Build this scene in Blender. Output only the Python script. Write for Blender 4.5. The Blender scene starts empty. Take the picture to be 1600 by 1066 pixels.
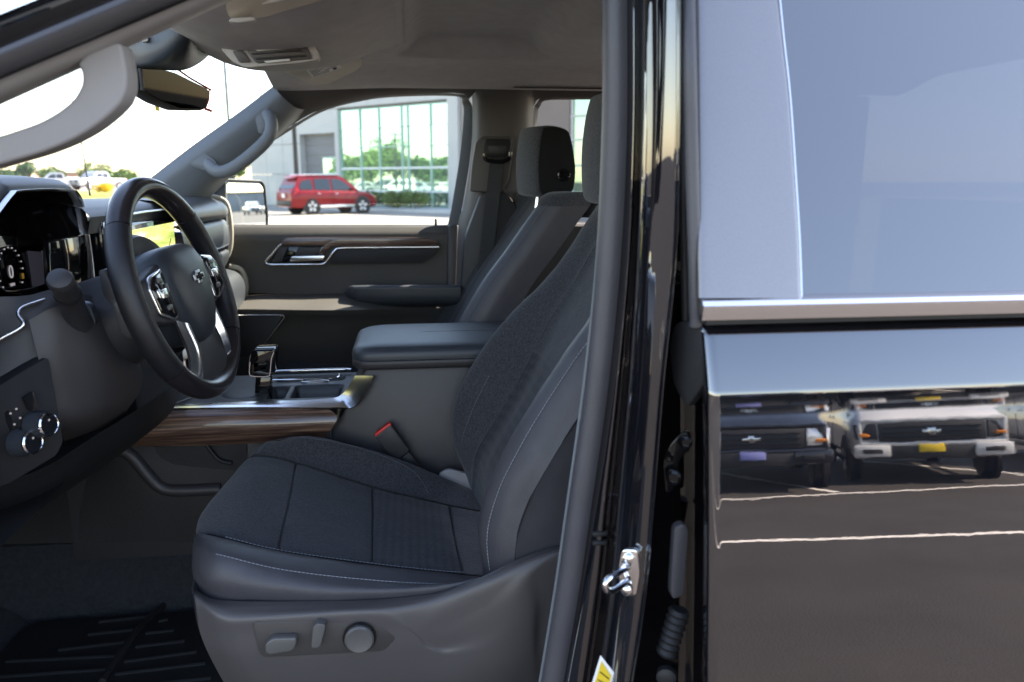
import bpy, bmesh, math, random
from mathutils import Vector, Matrix, noise
random.seed(7)
S = bpy.context.scene
COL = S.collection
# ------------------------------------------------------------------ camera
FPX = 1200.0
TH = math.atan(250 / FPX)
PSI = math.radians(7.5)
CAM = Vector((0, -0.68, 1.5))
c_, s_, cp, sp = math.cos(TH), math.sin(TH), math.cos(PSI), math.sin(PSI)
RV = Vector((cp, -sp, 0)); FV = Vector((sp * c_, cp * c_, -s_)); UV = Vector((sp * s_, cp * s_, c_))
cd = bpy.data.cameras.new('camera'); cam = bpy.data.objects.new('camera', cd); COL.objects.link(cam)
cd.sensor_width = 36; cd.lens = FPX / 1600 * 36
cam.matrix_world = Matrix.Translation(CAM) @ Matrix((RV, UV, -FV)).transposed().to_4x4()
cd.clip_start = 0.02; cd.clip_end = 3000
cd.dof.use_dof = True; cd.dof.focus_distance = 1.35; cd.dof.aperture_fstop = 5.0
S.camera = cam
# ------------------------------------------------------------------ world + sun
SUN = Vector((0.85, 0.55, 1.0)).normalized()
W = bpy.data.worlds.new('World'); S.world = W; W.use_nodes = True
nt = W.node_tree; bg = nt.nodes['Background']
sky = nt.nodes.new('ShaderNodeTexSky'); sky.sky_type = 'NISHITA'; sky.sun_disc = False
sky.sun_elevation = math.asin(SUN.z); sky.sun_rotation = math.atan2(SUN.x, SUN.y)
sky.air_density = 1.0; sky.dust_density = 0.6; sky.ozone_density = 1.0
nt.links.new(sky.outputs[0], bg.inputs[0]); bg.inputs[1].default_value = 0.15
sl = bpy.data.lights.new('sun', 'SUN'); so = bpy.data.objects.new('sun', sl); COL.objects.link(so)
sl.energy = 5.0; sl.angle = math.radians(0.5); sl.color = (1, 0.95, 0.88)
so.rotation_euler = (-SUN).to_track_quat('-Z', 'Y').to_euler(); so.location = (0, 0, 20)
S.view_settings.view_transform = 'Standard'; S.view_settings.look = 'None'
S.view_settings.gamma = 1; S.view_settings.use_curve_mapping = False
S.view_settings.exposure = 2.35
S.view_settings.use_white_balance = True; S.view_settings.white_balance_temperature = 7500; S.view_settings.white_balance_tint = 18
S.cycles.max_bounces = 10; S.cycles.transparent_max_bounces = 16
S.cycles.sample_clamp_indirect = 6

# ------------------------------------------------------------------ helpers
def P(u, v, Y):
    """point of the truck's frame at lateral distance Y seen at (u,v) of the 1600 px picture"""
    d = RV * ((u - 800) / FPX) + UV * (-(v - 533) / FPX) + FV
    return CAM + d * ((Y - CAM.y) / d.y)
def PX(u, v, X):
    d = RV * ((u - 800) / FPX) + UV * (-(v - 533) / FPX) + FV
    return CAM + d * ((X - CAM.x) / d.x)
def PZ(u, v, Z):
    d = RV * ((u - 800) / FPX) + UV * (-(v - 533) / FPX) + FV
    return CAM + d * ((Z - CAM.z) / d.z)
FH = Vector((sp, cp, 0))
def G(u, D, z=0.0):
    """ground-plan point at bearing u and distance D"""
    q = CAM + RV * ((u - 800) / FPX * D * c_) + FH * D
    return Vector((q.x, q.y, z))
def PL(Y, L):
    return [P(u, v, Y) for u, v in L]
V = Vector

ORG = {}
def root(name, label, cat, loc, group=None, rotz=0.0):
    o = bpy.data.objects.new(name, None); COL.objects.link(o)
    o.empty_display_size = 0.1
    o.location = loc; o.rotation_euler = (0, 0, rotz)
    o['label'] = label; o['category'] = cat
    if group: o['group'] = group
    ORG[o] = Vector(loc)
    return o
def tag(o, label, cat, group=None):
    o['label'] = label; o['category'] = cat
    if group: o['group'] = group
    return o
def kind(o, k='structure'):
    o['kind'] = k; return o
def link(name, me, mat, parent):
    o = bpy.data.objects.new(name, me); COL.objects.link(o)
    if mat is not None and not me.materials: me.materials.append(mat)
    if parent is not None: o.parent = parent
    return o
def mk(name, verts, faces, mat, parent=None, smooth=True, local=False, bevel=0.0, seg=2, ang=32, fixn=True, sub=0):
    """link a mesh; verts in world coordinates unless local"""
    off = Vector((0, 0, 0))
    if not local:
        q = parent
        while q is not None:
            off += Vector(q.location); q = q.parent
    bm = bmesh.new()
    vs = [bm.verts.new(Vector(v) - off) for v in verts]
    for f in faces:
        try: bm.faces.new([vs[i] for i in f])
        except ValueError: pass
    return fin(name, bm, mat, parent, smooth, bevel, seg, ang, fixn, sub)
def fin(name, bm, mat, parent=None, smooth=True, bevel=0.0, seg=2, ang=32, fixn=True, sub=0):
    if fixn: bmesh.ops.recalc_face_normals(bm, faces=bm.faces)
    if bevel > 0:
        es = [e for e in bm.edges if len(e.link_faces) == 2 and e.calc_face_angle(0) > math.radians(25)]
        if es:
            bmesh.ops.bevel(bm, geom=es, offset=bevel, segments=seg, profile=0.5, affect='EDGES', clamp_overlap=True)
    me = bpy.data.meshes.new(name); bm.to_mesh(me); bm.free()
    if smooth:
        me.polygons.foreach_set('use_smooth', [True] * len(me.polygons))
        me.set_sharp_from_angle(angle=math.radians(ang))
    o = link(name, me, mat, parent)
    if sub:
        m = o.modifiers.new('sub', 'SUBSURF'); m.levels = sub; m.render_levels = sub
    return o
def crp(p0, p1, p2, p3, t):
    return 0.5 * ((2 * p1) + (p2 - p0) * t + (2 * p0 - 5 * p1 + 4 * p2 - p3) * t * t + (3 * p1 - p0 - 3 * p2 + p3) * t ** 3)
def cr(pts, s):
    n = len(pts); i = min(int(s), n - 2); t = s - i
    p1, p2 = pts[i], pts[i + 1]
    p0 = pts[i - 1] if i > 0 else p1 * 2 - p2
    p3 = pts[i + 2] if i + 2 < n else p2 * 2 - p1
    return crp(p0, p1, p2, p3, t)
def curve(pts, n):
    pts = [Vector(p) for p in pts]
    return [cr(pts, (len(pts) - 1) * k / (n - 1)) for k in range(n)]
def rng(a, b, n): return [a + (b - a) * k / (n - 1) for k in range(n)]
def gridmesh(name, rows, mat, parent, pillow=None, smooth=True, thick=0.0, ang=50, bump=None):
    """rows[j][i] -> quads; pillow=(depth,width,sides) rolls borders inward along the normal"""
    nj, ni = len(rows), len(rows[0])
    N = [[None] * ni for _ in range(nj)]
    for j in range(nj):
        for i in range(ni):
            a = rows[j][min(i + 1, ni - 1)] - rows[j][max(i - 1, 0)]
            b = rows[min(j + 1, nj - 1)][i] - rows[max(j - 1, 0)][i]
            n = a.cross(b); N[j][i] = n.normalized() if n.length > 1e-12 else Vector((0, 0, 1))
    out = [[rows[j][i].copy() for i in range(ni)] for j in range(nj)]
    if pillow:
        d, w, sides = pillow
        sg = 1
        for j in range(nj):
            for i in range(ni):
                p = rows[j][i]; o = 0.0
                if 'l' in sides: o += math.exp(-(p - rows[j][0]).length / w)
                if 'r' in sides: o += math.exp(-(p - rows[j][-1]).length / w)
                if 'b' in sides: o += math.exp(-(p - rows[0][i]).length / w)
                if 't' in sides: o += math.exp(-(p - rows[-1][i]).length / w)
                out[j][i] = p - N[j][i] * d * min(o, 1.3)
    if bump:
        for j in range(nj):
            for i in range(ni):
                out[j][i] = out[j][i] + N[j][i] * bump(out[j][i])
    verts = [p for r in out for p in r]
    faces = [(j * ni + i, j * ni + i + 1, (j + 1) * ni + i + 1, (j + 1) * ni + i) for j in range(nj - 1) for i in range(ni - 1)]
    if thick:
        m = len(verts)
        verts += [out[j][i] - N[j][i] * thick for j in range(nj) for i in range(ni)]
        faces += [tuple(m + k for k in reversed(f)) for f in faces]
        bd = [(0, i) for i in range(ni)] + [(j, ni - 1) for j in range(1, nj)] + [(nj - 1, i) for i in range(ni - 2, -1, -1)] + [(j, 0) for j in range(nj - 2, 0, -1)]
        ids = [j * ni + i for j, i in bd]
        for a, b in zip(ids, ids[1:] + ids[:1]): faces.append((b, a, m + a, m + b))
    return mk(name, verts, faces, mat, parent, smooth=smooth, ang=ang, fixn=bool(thick))
def surf(name, ctrl, mat, parent, i0=0, i1=None, nu=24, j0=0, j1=None, nv=12, **k):
    """tensor Catmull-Rom patch over ctrl[j][i]"""
    ctrl = [[Vector(p) for p in r] for r in ctrl]
    i1 = len(ctrl[0]) - 1 if i1 is None else i1; j1 = len(ctrl) - 1 if j1 is None else j1
    us, ts = rng(i0, i1, nu), rng(j0, j1, nv)
    cols = [[cr(r, u) for u in us] for r in ctrl]
    rows = [[cr([cols[j][i] for j in range(len(ctrl))], t) for i in range(nu)] for t in ts]
    return gridmesh(name, rows, mat, parent, **k)
def roundpoly(pts, r, n=4):
    pts = [Vector(p) for p in pts]; out = []
    for i, p in enumerate(pts):
        a, b = pts[i - 1], pts[(i + 1) % len(pts)]
        rr = r[i] if isinstance(r, (list, tuple)) else r
        da, db = (a - p), (b - p)
        k = min(rr, da.length * 0.45, db.length * 0.45)
        if k < 1e-6: out.append(p); continue
        A, B = p + da.normalized() * k, p + db.normalized() * k
        for m in range(n + 1):
            t = m / n; out.append(A * (1 - t) ** 2 + p * 2 * t * (1 - t) + B * t * t)
    return out
def prism(name, pts, vec, mat, parent, bevel=0.0, seg=2, rnd=0.0, smooth=True, ang=32, local=False, rn=4):
    if rnd: pts = roundpoly(pts, rnd, rn)
    pts = [Vector(p) for p in pts]; n = len(pts); vec = Vector(vec)
    verts = pts + [p + vec for p in pts]
    faces = [tuple(range(n)), tuple(range(2 * n - 1, n - 1, -1))] + [(i, (i + 1) % n, n + (i + 1) % n, n + i) for i in range(n)]
    return mk(name, verts, faces, mat, parent, smooth=smooth, bevel=bevel, seg=seg, ang=ang, local=local)
def pp(name, L, Y, dy, mat, parent, **k):
    return prism(name, PL(Y, L), (0, dy, 0), mat, parent, **k)
def tubemesh(path, r, n=10, closed=False, flat=1.0, caps=True, up=None):
    path = [Vector(p) for p in path]; m = len(path)
    verts, faces = [], []
    ref = Vector(up) if up is not None else None
    prevn = None
    for i, p in enumerate(path):
        if closed: t = path[(i + 1) % m] - path[i - 1]
        else: t = path[min(i + 1, m - 1)] - path[max(i - 1, 0)]
        t.normalize()
        if ref is not None: a = ref - t * ref.dot(t)
        elif prevn is None:
            a = Vector((0, 0, 1)) if abs(t.z) < 0.9 else Vector((1, 0, 0)); a = a - t * a.dot(t)
        else: a = prevn - t * prevn.dot(t)
        a.normalize(); prevn = a; b = t.cross(a)
        rr = r[i] if isinstance(r, (list, tuple)) else r
        for k in range(n):
            th = 2 * math.pi * k / n
            verts.append(p + a * (math.cos(th) * rr) + b * (math.sin(th) * rr * flat))
    mm = m if closed else m - 1
    for i in range(mm):
        for k in range(n):
            j = (i + 1) % m
            faces.append((i * n + k, i * n + (k + 1) % n, j * n + (k + 1) % n, j * n + k))
    if caps and not closed:
        faces.append(tuple(range(n - 1, -1, -1))); faces.append(tuple((m - 1) * n + k for k in range(n)))
    return verts, faces
def tube(name, path, r, mat, parent, n=10, closed=False, flat=1.0, up=None, local=False, ang=50):
    v, f = tubemesh(path, r, n, closed, flat, True, up)
    return mk(name, v, f, mat, parent, local=local, ang=ang)
def box(name, c, size, mat, parent, bevel=0.0, seg=2, rot=None, local=False, smooth=True):
    c = Vector(c); sx, sy, sz = [q / 2 for q in size]
    vs = [Vector((x, y, z)) for x in (-sx, sx) for y in (-sy, sy) for z in (-sz, sz)]
    if rot is not None: vs = [rot @ v for v in vs]
    vs = [v + c for v in vs]
    fs = [(0, 1, 3, 2), (4, 6, 7, 5), (0, 4, 5, 1), (2, 3, 7, 6), (0, 2, 6, 4), (1, 5, 7, 3)]
    return mk(name, vs, fs, mat, parent, smooth=smooth, bevel=bevel, seg=seg, local=local)
def lathe(name, prof, c, axis, mat, parent, n=24, local=False, ang=35):
    """prof [(r,h)] about axis through c"""
    c = Vector(c); ax = Vector(axis).normalized()
    a = ax.orthogonal().normalized(); b = ax.cross(a)
    vs, fs = [], []
    for r, h in prof:
        for k in range(n):
            th = 2 * math.pi * k / n
            vs.append(c + ax * h + (a * math.cos(th) + b * math.sin(th)) * r)
    for i in range(len(prof) - 1):
        for k in range(n):
            fs.append((i * n + k, i * n + (k + 1) % n, (i + 1) * n + (k + 1) % n, (i + 1) * n + k))
    fs.append(tuple(range(n - 1, -1, -1))); fs.append(tuple((len(prof) - 1) * n + k for k in range(n)))
    return mk(name, vs, fs, mat, parent, local=local, ang=ang)
def stitches(name, path, mat, parent, step=0.006, ln=0.0042, r=0.00055, lift=(0, 0, 0.001)):
    path = [Vector(p) for p in path]; lift = Vector(lift)
    vs, fs = [], []
    q = 0.0
    for a, b in zip(path, path[1:]):
        d = (b - a).length
        if d < 1e-6: continue
        t = (b - a) / d
        while q < d:
            v, f = tubemesh([a + t * q + lift, a + t * (q + ln) + lift], r, 4)
            k0 = len(vs); vs += v; fs += [tuple(k0 + k for k in g) for g in f]
            q += step
        q -= d
    o = mk(name, vs, fs, mat, parent, smooth=False, fixn=False); o['kind'] = 'stuff'
    return o
def copytree(src, loc, rotz=0.0, label=None):
    r = src.copy(); COL.objects.link(r); r.location = loc; r.rotation_euler = (0, 0, rotz)
    if label: r['label'] = label
    for ch in src.children:
        c2 = ch.copy(); COL.objects.link(c2); c2.parent = r
        for g in ch.children:
            d = g.copy(); COL.objects.link(d); d.parent = c2
    return r
def text(name, body, loc, size, xdir, updir, mat, parent, ext=0.0005):
    cu = bpy.data.curves.new(name, 'FONT'); cu.body = body; cu.size = size; cu.extrude = ext
    cu.align_x = 'CENTER'; cu.align_y = 'CENTER'
    tmp = bpy.data.objects.new('t', cu); COL.objects.link(tmp)
    bpy.context.view_layer.update()
    me = bpy.data.meshes.new_from_object(tmp.evaluated_get(bpy.context.evaluated_depsgraph_get()))
    bpy.data.objects.remove(tmp)
    x = Vector(xdir).normalized(); y = Vector(updir); y = (y - x * y.dot(x)).normalized(); z = x.cross(y)
    off = Vector((0, 0, 0)); q = parent
    while q is not None: off += Vector(q.location); q = q.parent
    M = Matrix.Translation(Vector(loc) - off) @ Matrix((x, y, z)).transposed().to_4x4()
    me.transform(M); me.materials.clear()
    return link(name, me, mat, parent)

# ------------------------------------------------------------------ materials
def pm(name, col, rough=0.5, metal=0.0, bs=0, bd=0.0, var=0.0, vs=6.0, coat=0.0, sheen=0.0, ior=1.5, emit=None, es=0.0, rvar=0.0, stretch=None, spec=0.5):
    m = bpy.data.materials.new(name); m.use_nodes = True
    t = m.node_tree; b = t.nodes['Principled BSDF']
    b.inputs['Base Color'].default_value = (*col, 1); b.inputs['Roughness'].default_value = rough
    b.inputs['Metallic'].default_value = metal; b.inputs['IOR'].default_value = ior
    b.inputs['Specular IOR Level'].default_value = spec
    if coat: b.inputs['Coat Weight'].default_value = coat; b.inputs['Coat Roughness'].default_value = 0.012
    if sheen: b.inputs['Sheen Weight'].default_value = sheen; b.inputs['Sheen Roughness'].default_value = 0.5
    if emit: b.inputs['Emission Color'].default_value = (*emit, 1); b.inputs['Emission Strength'].default_value = es
    tc = t.nodes.new('ShaderNodeTexCoord'); src = tc.outputs['Object']
    if stretch:
        mp = t.nodes.new('ShaderNodeMapping'); mp.inputs['Scale'].default_value = stretch
        t.links.new(src, mp.inputs[0]); src = mp.outputs[0]
    if var:
        n = t.nodes.new('ShaderNodeTexNoise'); n.inputs['Scale'].default_value = vs; n.inputs['Detail'].default_value = 6
        r = t.nodes.new('ShaderNodeMapRange'); r.inputs[1].default_value = 0.3; r.inputs[2].default_value = 0.7
        r.inputs[3].default_value = 1 - var; r.inputs[4].default_value = 1 + var
        mx = t.nodes.new('ShaderNodeMix'); mx.data_type = 'RGBA'; mx.blend_type = 'MULTIPLY'; mx.inputs[0].default_value = 1
        mx.inputs[6].default_value = (*col, 1)
        t.links.new(src, n.inputs['Vector']); t.links.new(n.outputs[0], r.inputs[0]); t.links.new(r.outputs[0], mx.inputs[7])
        t.links.new(mx.outputs[2], b.inputs['Base Color'])
        if rvar:
            r2 = t.nodes.new('ShaderNodeMapRange'); r2.inputs[1].default_value = 0.3; r2.inputs[2].default_value = 0.7
            r2.inputs[3].default_value = max(0, rough - rvar); r2.inputs[4].default_value = rough + rvar
            t.links.new(n.outputs[0], r2.inputs[0]); t.links.new(r2.outputs[0], b.inputs['Roughness'])
    if bd:
        n = t.nodes.new('ShaderNodeTexNoise'); n.inputs['Scale'].default_value = bs; n.inputs['Detail'].default_value = 3
        bp = t.nodes.new('ShaderNodeBump'); bp.inputs['Strength'].default_value = 1; bp.inputs['Distance'].default_value = bd
        t.links.new(src, n.inputs['Vector']); t.links.new(n.outputs[0], bp.inputs['Height']); t.links.new(bp.outputs[0], b.inputs['Normal'])
    return m
def wave_fabric(name, col, axis, scale):
    m = pm(name, col, 0.92, sheen=0.12, bs=260, bd=0.0012, var=0.45, vs=260)
    t = m.node_tree; b = t.nodes['Principled BSDF']
    tc = [n for n in t.nodes if n.type == 'TEX_COORD'][0]
    w = t.nodes.new('ShaderNodeTexWave'); w.wave_type = 'BANDS'; w.bands_direction = axis; w.inputs['Scale'].default_value = scale
    w.inputs['Distortion'].default_value = 0.4; w.inputs['Detail'].default_value = 1
    t.links.new(tc.outputs['Object'], w.inputs['Vector'])
    src = b.inputs['Base Color'].links[0].from_socket
    r = t.nodes.new('ShaderNodeMapRange'); r.inputs[3].default_value = 0.72; r.inputs[4].default_value = 1.1
    t.links.new(w.outputs['Fac'], r.inputs[0])
    mx = t.nodes.new('ShaderNodeMix'); mx.data_type = 'RGBA'; mx.blend_type = 'MULTIPLY'; mx.inputs[0].default_value = 1
    t.links.new(src, mx.inputs[6]); t.links.new(r.outputs[0], mx.inputs[7]); t.links.new(mx.outputs[2], b.inputs['Base Color'])
    return m
def glass(name, tint, refl, rough=0.0, gcol=(1, 1, 1)):
    """thin pane: tinted see-through plus mirror reflection"""
    m = bpy.data.materials.new(name); m.use_nodes = True; t = m.node_tree; t.nodes.clear()
    out = t.nodes.new('ShaderNodeOutputMaterial'); mix = t.nodes.new('ShaderNodeMixShader')
    tr = t.nodes.new('ShaderNodeBsdfTransparent'); tr.inputs[0].default_value = (*tint, 1)
    gl = t.nodes.new('ShaderNodeBsdfGlossy'); gl.inputs['Roughness'].default_value = rough; gl.inputs[0].default_value = (*gcol, 1)
    lw = t.nodes.new('ShaderNodeLayerWeight'); lw.inputs[0].default_value = 0.35
    mr = t.nodes.new('ShaderNodeMapRange'); mr.inputs[3].default_value = refl; mr.inputs[4].default_value = min(1, refl + 0.6)
    pw = t.nodes.new('ShaderNodeMath'); pw.operation = 'POWER'; pw.inputs[1].default_value = 3
    t.links.new(lw.outputs['Facing'], pw.inputs[0]); t.links.new(pw.outputs[0], mr.inputs[0])
    t.links.new(mr.outputs[0], mix.inputs[0]); t.links.new(tr.outputs[0], mix.inputs[1]); t.links.new(gl.outputs[0], mix.inputs[2])
    t.links.new(mix.outputs[0], out.inputs[0])
    return m
def wood_mat():
    m = pm('wood', (0.09, 0.045, 0.025), 0.28, coat=0.6)
    t = m.node_tree; b = t.nodes['Principled BSDF']
    tc = [n for n in t.nodes if n.type == 'TEX_COORD'][0]
    mp = t.nodes.new('ShaderNodeMapping'); mp.inputs['Scale'].default_value = (6, 120, 230)
    n = t.nodes.new('ShaderNodeTexNoise'); n.inputs['Scale'].default_value = 1.0; n.inputs['Detail'].default_value = 8; n.inputs['Roughness'].default_value = 0.65
    cr_ = t.nodes.new('ShaderNodeValToRGB'); e = cr_.color_ramp
    e.elements[0].position = 0.32; e.elements[0].color = (0.02, 0.012, 0.009, 1)
    e.elements[1].position = 0.7; e.elements[1].color = (0.30, 0.175, 0.115, 1)
    k = e.elements.new(0.5); k.color = (0.10, 0.054, 0.037, 1)
    bp = t.nodes.new('ShaderNodeBump'); bp.inputs['Distance'].default_value = 0.0006; bp.inputs['Strength'].default_value = 0.8
    t.links.new(tc.outputs['Object'], mp.inputs[0]); t.links.new(mp.outputs[0], n.inputs['Vector'])
    t.links.new(n.outputs[0], cr_.inputs[0]); t.links.new(cr_.outputs[0], b.inputs['Base Color'])
    t.links.new(n.outputs[0], bp.inputs['Height']); t.links.new(bp.outputs[0], b.inputs['Normal'])
    return m
M = {}
M['fabric'] = pm('seat_fabric', (0.036, 0.0375, 0.042), 0.95, bs=260, bd=0.0012, var=0.5, vs=260, sheen=0.12)
M['rib_x'] = wave_fabric('ribbed_fabric_cushion', (0.032, 0.033, 0.038), 'X', 22)
M['rib_z'] = wave_fabric('ribbed_fabric_back', (0.028, 0.0295, 0.034), 'Z', 16)
M['vinyl'] = pm('bolster_vinyl', (0.052, 0.050, 0.056), 0.5, bs=420, bd=0.0004, var=0.08, vs=30)
M['leather'] = pm('wheel_leather', (0.022, 0.018, 0.020), 0.23, bs=900, bd=0.00012, var=0.06, vs=14)
M['plastic'] = pm('trim_plastic', (0.03, 0.029, 0.031), 0.5, bs=700, bd=0.0002, var=0.12, vs=5)
M['plastic_lt'] = pm('valence_plastic', (0.078, 0.070, 0.069), 0.38, bs=800, bd=0.0002, var=0.08, vs=4)
M['gloss'] = pm('gloss_black', (0.006, 0.006, 0.007), 0.06, ior=1.5)
M['dash'] = pm('dash_skin', (0.035, 0.042, 0.05), 0.42, bs=500, bd=0.0003, var=0.1, vs=6)
M['door_trim'] = pm('door_trim', (0.066, 0.061, 0.054), 0.6, bs=450, bd=0.0003, var=0.1, vs=6)
M['headliner'] = pm('headliner_cloth', (0.54, 0.515, 0.49), 0.95, bs=900, bd=0.0003, var=0.06, vs=30)
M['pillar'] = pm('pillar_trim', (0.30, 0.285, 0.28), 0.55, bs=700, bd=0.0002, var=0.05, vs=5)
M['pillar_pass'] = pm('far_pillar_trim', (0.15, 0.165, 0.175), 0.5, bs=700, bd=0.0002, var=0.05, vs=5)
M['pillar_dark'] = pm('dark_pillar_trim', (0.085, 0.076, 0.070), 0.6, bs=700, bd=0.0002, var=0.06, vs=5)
M['console'] = pm('console_skin', (0.038, 0.035, 0.037), 0.45, bs=700, bd=0.0003, var=0.08, vs=6)
M['visor'] = pm('visor_cloth', (0.66, 0.61, 0.52), 0.9, bs=900, bd=0.0003, var=0.05, vs=20)
M['seal'] = pm('rubber_seal', (0.062, 0.06, 0.066), 0.4, bs=300, bd=0.0003, var=0.15, vs=8)
M['rubber'] = pm('rubber_dark', (0.012, 0.012, 0.013), 0.6, bs=300, bd=0.0004, var=0.2, vs=10)
M['carpet'] = pm('carpet', (0.02, 0.022, 0.026), 1.0, bs=500, bd=0.003, var=0.3, vs=120)
M['chrome'] = pm('chrome', (0.82, 0.83, 0.85), 0.08, 1.0)
M['satin'] = pm('satin_metal', (0.8, 0.8, 0.81), 0.22, 1.0)
M['paint'] = pm('black_paint', (0.006, 0.006, 0.008), 0.015, ior=1.9, coat=1.0)
M['wood'] = wood_mat()
M['white_print'] = pm('white_print', (0.75, 0.75, 0.75), 0.6)
M['thread'] = pm('thread', (0.3, 0.32, 0.34), 0.8)
M['dim_thread'] = pm('dim_thread', (0.13, 0.14, 0.15), 0.8)
M['red'] = pm('red_plastic', (0.7, 0.02, 0.015), 0.4)
M['yellow'] = pm('yellow_label', (0.8, 0.55, 0.03), 0.6)
M['mirror'] = pm('mirror_silver', (0.8, 0.82, 0.83), 0.01, 1.0)
M['dark_mirror'] = pm('dimmed_mirror', (0.007, 0.009, 0.011), 0.02, 1.0)
M['label'] = pm('label_paper', (0.88, 0.87, 0.84), 0.7)
M['cheek'] = pm('headrest_cheek', (.009, .009, .010), .8, bs=700, bd=.0002, spec=.2)
M['webbing'] = pm('belt_webbing', (0.03, 0.03, 0.031), 0.8, bs=900, bd=0.0004, var=0.1, vs=60)
M['glass'] = glass('clear_glass', (0.93, 0.95, 0.94), 0.03)
M['glass_green'] = glass('tinted_glass', (0.82, 0.9, 0.87), 0.04)
M['privacy'] = glass('privacy_glass', (0.008, 0.0085, 0.009), 0.225, gcol=(1, .97, .93))
M['privacy_far'] = glass('privacy_glass_far', (0.5, 0.5, 0.47), 0.05)

# ================================================================== GROUND
def ground_mat(name, col, var, scale, speck=0.0):
    m = pm(name, col, 0.9, bs=90, bd=0.004, var=var, vs=scale)
    if speck:
        t = m.node_tree; b = t.nodes['Principled BSDF']; src = b.inputs['Base Color'].links[0].from_socket
        tc = [n for n in t.nodes if n.type == 'TEX_COORD'][0]
        n = t.nodes.new('ShaderNodeTexNoise'); n.inputs['Scale'].default_value = 160; n.inputs['Detail'].default_value = 2
        r = t.nodes.new('ShaderNodeMapRange'); r.inputs[1].default_value = 0.62; r.inputs[2].default_value = 0.72
        r.inputs[3].default_value = 0; r.inputs[4].default_value = speck
        mx = t.nodes.new('ShaderNodeMix'); mx.data_type = 'RGBA'; mx.inputs[7].default_value = (0.35, 0.32, 0.28, 1)
        t.links.new(tc.outputs['Object'], n.inputs['Vector']); t.links.new(n.outputs[0], r.inputs[0]); t.links.new(r.outputs[0], mx.inputs[0])
        t.links.new(src, mx.inputs[6]); t.links.new(mx.outputs[2], b.inputs['Base Color'])
    return m
M['asphalt'] = ground_mat('asphalt', (0.021, 0.017, 0.0145), 0.3, 1.2, 0.3)
M['concrete'] = ground_mat('concrete', (0.26, 0.24, 0.215), 0.16, 0.35)
M['grass'] = pm('grass', (0.17, 0.2, 0.03), 0.95, bs=6, bd=0.05, var=0.3, vs=1.5)
M['line'] = pm('line_paint', (0.72, 0.68, 0.62), 0.8, var=0.2, vs=14)
def sheet(name, pts, z, mat):
    o = mk(name, [(p[0], p[1], z) for p in pts], [tuple(range(len(pts)))], mat, None, smooth=False)
    return kind(o)
sheet('ground', [(-900, -900), (900, -900), (900, 900), (-900, 900)], 0, M['asphalt'])
sheet('concrete_lot', [(-60, 9), (60, 9), (60, 70), (-60, 70)], 0.004, M['concrete'])

# ================================================================== TRUCK CAB BODY
T = root('pickup_truck', 'black pickup truck cab with its driver door opening and dark pillars', 'truck', (0.3, 1.0, 0.45))
# --- headliner with raised centre
def hl_z(x, y):
    def sm(a, b, q): q = max(0, min(1, (q - a) / (b - a))); return q * q * (3 - 2 * q)
    z = 1.758 + 0.036 * sm(0.16, 0.40, y) * sm(1.63, 1.40, y) * 1.0
    z -= 0.012 * sm(0.0, -0.36, x)
    z += 0.045 * sm(-0.02, 0.05, x) * sm(0.36, 0.27, x) * sm(1.30, 1.255, y) * sm(0.25, 0.32, y)
    return z
xs = [-0.36 + 0.0245 * k for k in range(77)]; ys = [0.15 + 1.47 * k / 70 for k in range(71)]
gridmesh('headliner', [[V((x, y, hl_z(x, y))) for x in xs] for y in ys], M['headliner'], T)
prism('roof_panel', [(-0.4, 0.10, 1.865), (-0.4, 1.86, 1.865), (1.6, 1.86, 1.865), (1.6, 0.08, 1.865)], (0, 0, 0.05), M['paint'], T, bevel=0.03)
# small overhead grip slot on the headliner beyond the visor
box('visor_clip', P(572, 80, 1.42) + V((0, 0, -0.006)), (0.035, 0.012, 0.01), M['headliner'], T, bevel=0.003)
# --- passenger side: roof rail above window
rail = [PL(1.71, [(395, 236), (432, 213), (465, 190), (500, 172), (560, 155), (620, 148), (715, 146), (733, 155)]),
        PL(1.68, [(392, 226), (430, 203), (462, 180), (498, 162), (560, 146), (620, 139), (720, 138), (745, 140)]),
        PL(1.62, [(420, 150), (445, 140), (480, 132), (515, 124), (565, 114), (625, 110), (720, 112), (760, 113)]),
        [P(430, 120, 1.57), P(455, 113, 1.57), P(485, 108, 1.57), P(520, 104, 1.56), P(570, 98, 1.55), P(630, 94, 1.55), P(720, 96, 1.55), P(770, 98, 1.55)]]
rail = [[p.lerp(V((p.x, p.y, 1.752)), 0.55) if k >= 3 else p for p in r] for k, r in enumerate(rail)]
surf('roof_rail_trim', rail, M['pillar_dark'], T, nu=40, nv=16)
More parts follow.
